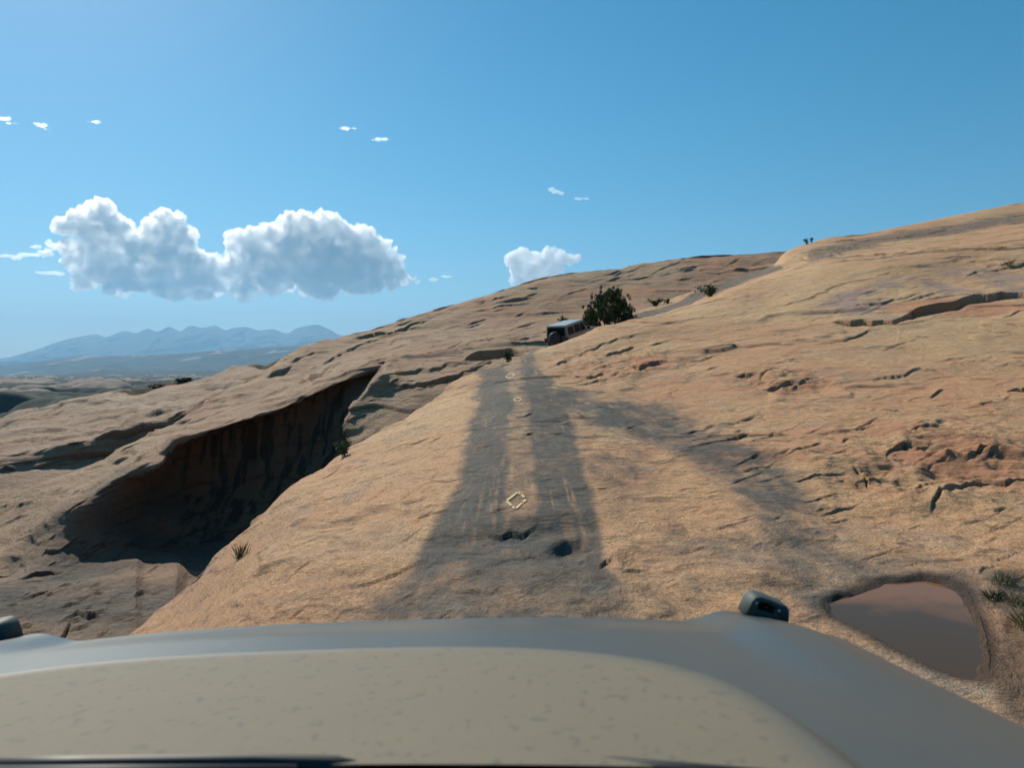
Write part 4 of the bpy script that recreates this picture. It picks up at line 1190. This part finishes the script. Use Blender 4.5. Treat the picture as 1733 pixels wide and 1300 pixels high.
R1F = (0, S1_ROWS_FRONT + 8)
R1B = (S1_ROWS_FRONT + 60, 2000)
shrub('shrub', ground_at(861, 613, G2), 1.1, .75, 500, M_DGREEN, 'green shrub in the dark hollow left of the track crest', 31, .06)
shrub('shrub', ground_at(1200, 503, rows=R1B), 1.7, .75, 700, M_SHRUB, 'bright green shrub beside the upper dark track', 32, .07)
shrub('shrub', ground_at(1108, 517, rows=R1B), 1.3, .5, 400, M_DGREEN, 'low dark shrub just right of the juniper tree', 33, .06)
shrub('shrub', ground_at(1366, 414, rows=R1B), .9, .55, 130, M_DGREEN, 'lone spindly shrub on the right skyline', 34, .06, 5)
shrub('shrub', ground_at(1374, 411, rows=R1B), .5, .6, 90, M_DGREEN, 'thin twig shrub on the skyline, right of the spindly one', 44, .06, 3)
shrub('shrub', ground_at(583, 772), .42, .28, 300, M_SHRUB, 'small green shrub on the slab edge below the buttress', 35, .03)
shrub('shrub', ground_at(1130, 513, rows=R1B), .8, .3, 150, M_DGREEN, 'smallest dark shrub farther right of the juniper', 36, .05)
shrub('shrub', at(952, 556, 53), .9, .8, 300, M_DGREEN, 'dark shrub top showing behind the parked vehicle roof', 37, .07)
shrub('shrub', ground_at(311, 648, G3), 2.6, .9, 1200, M_DGREEN, 'dark rounded bush on the crest of the far left ridge', 38, .2, 12)
shrub('shrub', ground_at(264, 655, G3), 2.8, .55, 800, M_DGREEN, 'flatter dark bush farther down the far left ridge crest', 39, .2, 12)
shrub('shrub', ground_at(287, 789, G2), .8, .4, 120, M_SHRUB, 'tiny green plant on the ledge left of the alcove', 40, .05, 4)
tuft(ground_at(403, 944), .20, .20, 60, 'dark grass tuft on the lower left slab edge', 41, M_SHRUB)
tuft(ground_at(1708, 450, rows=R1F), .6, .3, 50, 'pale grass tuft high on the right slope', 42, M_SHRUB)
tuft(ground_at(1700, 985), .26, .14, 60, 'dry grass tuft at the far rim of the puddle', 43)
tuft(ground_at(1722, 1020), .26, .12, 60, 'thin dry grass tuft right of the puddle', 45)
tuft(ground_at(1738, 1060), .25, .15, 80, 'lowest dry grass tuft right of the puddle', 46)
tuft(ground_at(1685, 1012), .2, .1, 60, 'short dark grass tuft on the muddy puddle corner', 47, M_DGREEN)

# ------------------------------------------------------------------ painted diamonds on the rock
M_PAINT = plain_mat('worn_cream_paint', (0.56, 0.44, 0.22), 0.8, var=0.35, scale=60)


def diamond(corners, wpx, label, seed):
    """four painted bars draped on the slab; corners given as seen: top,right,bottom,left"""
    bm = bmesh.new(); r = random.Random(seed)
    n = 4
    for i in range(4):
        a = Vector(corners[i]); b_ = Vector(corners[(i + 1) % 4])
        dv = (b_ - a); a2 = a + dv * .06; b2 = b_ - dv * .06
        K = 10
        nr = Vector((-dv.y, dv.x)).normalized()
        L = []; R_ = []
        for k in range(K + 1):
            p = a2.lerp(b2, k / K)
            wv = wpx * (0.5 + r.uniform(-.14, .14))
            for lst, sg in ((L, 1), (R_, -1)):
                q = p + nr * wv * sg
                g = ground_at_lin(q.x, q.y)
                lst.append(bm.verts.new(g + Vector((0, -.006, .010))))
        for k in range(K):
            if r.random() > .14: bm.faces.new((L[k], L[k + 1], R_[k + 1], R_[k]))
    o = obj_from_bm('painted_diamond', bm, M_PAINT, None, False)
    o['label'] = label; o['category'] = 'trail marking'
    o['group'] = 'painted diamonds along the track'
    return o


def ground_at_lin(px, py):
    c = (px - pxs[0]); c = int(np.clip(np.searchsorted(pxs, px), 1, len(pxs) - 1))
    t = (px - pxs[c - 1]) / (pxs[c] - pxs[c - 1])
    out = []
    for cc in (c - 1, c):
        col = P1[:S1_ROWS_FRONT + 6, cc]; pyc = HY - F * col[:, 2] / col[:, 1]
        i = next((i for i in range(40, len(col) - 1) if pyc[i] >= py > pyc[i + 1]), None)
        if i is None: i = int(np.argmin(np.abs(pyc - py))); out.append(Vector(col[i].tolist())); continue
        s_ = (pyc[i] - py) / (pyc[i] - pyc[i + 1] + 1e-9)
        out.append(Vector((col[i] * (1 - s_) + col[i + 1] * s_).tolist()))
    return out[0].lerp(out[1], t)


diamond([(877, 834), (891, 846), (872, 863), (857, 849)], 3.6, 'largest cream painted diamond, nearest on the dark track', 1)
diamond([(877, 674), (884, 677), (875, 681), (868, 677)], 1.5, 'small cream painted diamond halfway up the dark track', 2)
diamond([(865, 632), (871, 635), (861, 641), (855, 638)], 1.5, 'farthest cream painted diamond near the track crest', 3)

# ------------------------------------------------------------------ the vehicle the photograph was taken from
HXc = -0.247; HW = 0.761       # hood centre and half width
YF, YR = 1.46, 0.565           # front and rear of the hood
ROLL = math.radians(-1.9)
car = empty('camera_vehicle', (HXc, 1.0, -1.78), 'grey green vehicle hood in the foreground with a dusty centre bulge', 'car')


def paint_mat():
    m, nt, b = new_mat('grey_green_paint')
    tc = N(nt, 'ShaderNodeTexCoord').outputs['Object']
    n1 = noise_node(nt, tc, 6, 5, 0.6)
    n2 = noise_node(nt, mapping(nt, tc, (1, .6, 1)), 75, 3, 0.6, 0.3)
    n3 = noise_node(nt, tc, 220, 3, 0.6)
    paint = (0.042, 0.054, 0.052)
    dustc = (0.178, 0.148, 0.096)
    spots = ramp(nt, n2.outputs[0], [(0.575, 0), (0.66, 1)]).outputs[0]
    du = attr(nt, 'dust')
    f = math_n(nt, 'MULTIPLY', du, ramp(nt, n1.outputs[0], [(0.2, 0.85), (0.8, 1.0)]).outputs[0])
    f = math_n(nt, 'MULTIPLY', f, math_n(nt, 'SUBTRACT', 1.0, math_n(nt, 'MULTIPLY', spots, 0.42)))
    c = mix(nt, f, paint, dustc)
    nt.links.new(c, b.inputs['Base Color'])
    rg = N(nt, 'ShaderNodeMapRange'); rg.inputs['To Min'].default_value = 0.30; rg.inputs['To Max'].default_value = 0.9
    cw_ = N(nt, 'ShaderNodeMapRange'); cw_.inputs['To Min'].default_value = 0.28; cw_.inputs['To Max'].default_value = 0.0
    nt.links.new(du, cw_.inputs['Value']); nt.links.new(cw_.outputs[0], b.inputs['Coat Weight'])
    nt.links.new(du, rg.inputs['Value']); nt.links.new(rg.outputs[0], b.inputs['Roughness'])
    b.inputs['Coat Roughness'].default_value = 0.25
    bp = N(nt, 'ShaderNodeBump'); bp.inputs['Distance'].default_value = 0.0002
    nt.links.new(n3.outputs[0], bp.inputs['Height']); nt.links.new(bp.outputs[0], b.inputs['Normal'])
    return m
M_HOOD = paint_mat()


def hood_z(X, Y):
    u = (X - HXc) / HW; v = (Y - YR) / (YF - YR)
    z = -0.318 - 0.145 * v
    z = z - 0.035 * np.abs(u) ** 2.6                              # crown
    z = z - 0.020 * sstep(0.72, 1.0, v)                            # nose falling away
    # raised centre bulge, rounded front
    hwb = 0.66
    e = np.maximum(np.abs(u) / hwb, 0) ** 3.0 + np.clip(v / 0.47, 0, 9) ** 3.5
    z = z + 0.026 * (1 - sstep(0.90, 1.18, e))
    # shoulders rising towards the front corners
    z = z + 0.026 * sstep(0.74, 0.86, np.abs(u)) * sstep(0.2, 1.0, v) * (1 - 0.5 * sstep(0.93, 1.0, np.abs(u)))
    return z, e


def place(X, Y, Z):
    """roll the body about its centre line"""
    x = X - HXc
    zc = -0.48
    return np.stack([HXc + x * math.cos(ROLL) - (Z - zc) * math.sin(ROLL) * 0, Y, Z + x * math.tan(-ROLL)], -1)


uu = np.concatenate([np.linspace(-1, 1, 261)]); vv = np.linspace(0, 1, 181)
yr_ = YR - 0.045 * np.maximum(uu[None, :] + 0.1, 0)
X = HXc + uu[None, :] * HW + 0 * vv[:, None]; Yh = yr_ + vv[:, None] * (YF - yr_)
Zh, E = hood_z(X, Yh)
Yh = Yh - 0.05 * np.abs(uu[None, :]) ** 4 * vv[:, None] * 0.6
dust = 0.80 * (1 - sstep(0.66, 1.06, E)) + 0.10
Ph = place(X, Yh, Zh)
# skirts: rounded edge turning down at front and both sides
def skirt(edge, outv, steps=6, r=0.018, drop=0.10):
    rows_ = []
    for k in range(1, steps + 1):
        a = k / steps * math.pi / 2
        rows_.append(edge + outv * r * math.sin(a) + np.array([0, 0, -r * (1 - math.cos(a))]))
    rows_.append(rows_[-1] + np.array([0, 0, -drop]))
    return rows_
fr = skirt(Ph[-1], np.array([0, 1.0, 0]))
Ph2 = np.concatenate([Ph, np.array(fr)], 0)
dust2 = np.concatenate([dust, np.tile(dust[-1], (len(fr), 1)) * 0.5], 0)
lft = skirt(Ph2[:, 0], np.array([-1.0, 0, 0])); rgt = skirt(Ph2[:, -1], np.array([1.0, 0, 0]))
Ph3 = np.concatenate([np.array(lft[::-1]).transpose(1, 0, 2), Ph2, np.array(rgt).transpose(1, 0, 2)], 1)
du3 = np.concatenate([np.tile(dust2[:, :1], (1, len(lft))) * .5, dust2, np.tile(dust2[:, -1:], (1, len(rgt))) * .5], 1)
cw = Vector(car.location)
hood = grid_mesh('hood', Ph3 - np.array(cw), M_HOOD, dict(dust=du3), kind=None)
hood.parent = car


def lp(X, Y, Z):
    p = place(np.array(X), np.array(Y), np.array(Z)); return Vector(p.tolist()) - cw


# corner loops: moulded bracket with a slot and two screws
def loop_bracket(sx):
    X0 = HXc + sx * (HW - 0.045); Y0 = YF - 0.035
    z0 = float(hood_z(np.array(X0), np.array(Y0))[0])
    bm = bmesh.new()
    # outline in (x across, z up), extruded in y, slot cut as ring
    outer = [(-.048, -.012), (-.040, .022), (-.034, .031), (-.024, .034), (.000, .031), (.020, .026), (.034, .024), (.040, .018), (.044, -.012)]
    inner = [(-.026, .006), (-.025, .018), (-.021, .0225), (-.016, .0235), (-.006, .0225), (.002, .0205), (.008, .019), (.010, .014), (.009, .004)]
    ys = [-.030, -.026, .026, .030]; sc = [.93, 1.0, 1.0, .93]
    def ring(pts, y, s_): return [bm.verts.new((p[0] * s_ * sx * 1.0, y, p[1] * (s_ if p[1] > 0 else 1))) for p in pts]
    Ro = [ring(outer, y, s_) for y, s_ in zip(ys, sc)]
    Ri = [ring(inner, y, 1 if 0 < k < 3 else 1.06) for k, y in enumerate(ys)]
    nn_ = len(outer)
    for a in range(3):
        for k in range(nn_):
            k2 = (k + 1) % nn_
            bm.faces.new((Ro[a][k], Ro[a][k2], Ro[a + 1][k2], Ro[a + 1][k]))
            bm.faces.new((Ri[a][k2], Ri[a][k], Ri[a + 1][k], Ri[a + 1][k2]))
    for a, fl in ((0, 1), (3, 0)):
        for k in range(nn_):
            k2 = (k + 1) % nn_
            f = (Ro[a][k2], Ro[a][k], Ri[a][k], Ri[a][k2])
            bm.faces.new(f if fl else f[::-1])
    bmesh.ops.recalc_face_normals(bm, faces=bm.faces)
    o = obj_from_bm('corner_loop', bm, M_LOOP, car, True)
    o.scale = (.88, .88, .88)
    o.location = lp(X0, Y0, z0 + .005); o.rotation_euler = (0, ROLL * -1 + (0.16 if sx > 0 else -0.12), 0)
    for qx, qz in ((-.031, .020), (.018, .013)):
        bm = bmesh.new(); lathe_bm(bm, [(.0028, 0), (.0028, .0015), (.0018, .002)], 10, Matrix.Translation((qx * sx, -.0285, qz)) @ Matrix.Rotation(math.pi / 2, 4, 'X'))
        obj_from_bm('screw', bm, M_CHROME, o, False)
    bm = bmesh.new(); box_bm(bm, (-.024, .012, .005), (.009, .016, .022)); ob = obj_from_bm('slot_backing', bm, M_BLACK, o, False); ob.scale.x = sx
    return o
M_LOOP = plain_mat('loop_dark_green_plastic', (0.045, 0.060, 0.056), 0.68, scale=80)
loop_bracket(1); loop_bracket(-1)

# nose, side panels, bumper, wheels
def panel(name, lo, hi, mat, bev=.02):
    bm = bmesh.new(); box_bm(bm, [l - c for l, c in zip(lo, cw)], [h - c for h, c in zip(hi, cw)], bev)
    return obj_from_bm(name, bm, mat, car, False)
M_BODY = plain_mat('grey_green_body', (0.105, 0.125, 0.115), 0.4, var=0.05, coat=0.3)
panel('engine_bay_side', (HXc - HW + .03, .30, -1.15), (HXc - HW + .09, 1.40, -.56), M_BODY)
panel('engine_bay_side', (HXc + HW - .09, .30, -1.15), (HXc + HW - .03, 1.40, -.54), M_BODY)
panel('engine', (HXc - .60, .30, -1.12), (HXc + .60, 1.38, -.56), M_BLACK, .05)
gr = panel('grille', (HXc - HW + .10, 1.395, -1.15), (HXc + HW - .10, 1.44, -.60), M_BODY)
for k in range(7):
    x = HXc - .30 + k * .10
    bm = bmesh.new(); box_bm(bm, (x - .028 - cw.x, 1.441 - cw.y, -1.05 - cw.z), (x + .028 - cw.x, 1.452 - cw.y, -.70 - cw.z), .01)
    obj_from_bm('grille_slot', bm, M_BLACK, gr, False)
panel('front_bumper', (HXc - .85, 1.50, -1.35), (HXc + .85, 1.72, -1.16), M_BLACK, .03)
for sx in (-1, 1):
    panel('fender_flare', (HXc + sx * .83 - .12, .35, -.98), (HXc + sx * .83 + .12, 1.42, -.90), M_BLACK, .03)
    wheel('wheel', car, Vector((HXc + sx * .80, .88, -1.42)) - cw, .42, .27)

# cowl: vent panel, wipers, nozzle
M_COWL = plain_mat('cowl_black_plastic', (0.02, 0.022, 0.022), 0.5, scale=90)
zc_ = -0.325
def cow_pt(X, Y, Z): return lp(X, Y, Z)
bm = bmesh.new()
a0 = [lp(HXc - HW, .38, zc_ - .03), lp(HXc + HW, .38, zc_ - .03), lp(HXc + HW, .62, zc_ - .05), lp(HXc - HW, .62, zc_ - .05)]
a1 = [p + Vector((0, 0, .015)) for p in a0]
hexa(bm, a0 + a1)
cowl = obj_from_bm('cowl_panel', bm, M_COWL, car, False)
for k in range(64):
    x = HXc - .52 + k * .0085
    bm = bmesh.new()
    p = lp(x, .565, zc_ + .002)
    M = Matrix.Translation(p) @ Matrix.Rotation(.5, 4, 'Z')
    box_bm(bm, (-.0016, -.024, -.010), (.0016, .024, .006), 0, M)
    obj_from_bm('cowl_fin', bm, M_COWL, cowl, False)


def px_pt(px, py, Y): return at(px, py, Y) - cw


def wiper(p_arm, p_blade):
    bm = bmesh.new(); tube_bm(bm, p_arm, .007, 8)
    w_ = obj_from_bm('wiper_arm', bm, M_BLACK, car, True)
    bm = bmesh.new(); tube_bm(bm, p_blade, .005, 6); obj_from_bm('wiper_blade', bm, M_BLACK, w_, True)
    return w_
wiper([px_pt(-60, 1302, .52), px_pt(150, 1297, .54), px_pt(430, 1293, .55), px_pt(560, 1296, .56), px_pt(610, 1306, .56)],
      [px_pt(-100, 1312, .50), px_pt(200, 1308, .52), px_pt(500, 1308, .53)])
wiper([px_pt(900, 1312, .56), px_pt(960, 1304, .56), px_pt(1030, 1297, .56), px_pt(1080, 1302, .55), px_pt(1400, 1330, .5)],
      [px_pt(1050, 1318, .53), px_pt(1300, 1330, .5), px_pt(1600, 1350, .48)])
bm = bmesh.new()
lathe_bm(bm, [(.013, -.03), (.012, .004), (.0085, .010), (.003, .0125)], 20, Matrix.Translation(px_pt(785, 1304, .585)))
obj_from_bm('washer_nozzle', bm, M_BLACK, car, True)
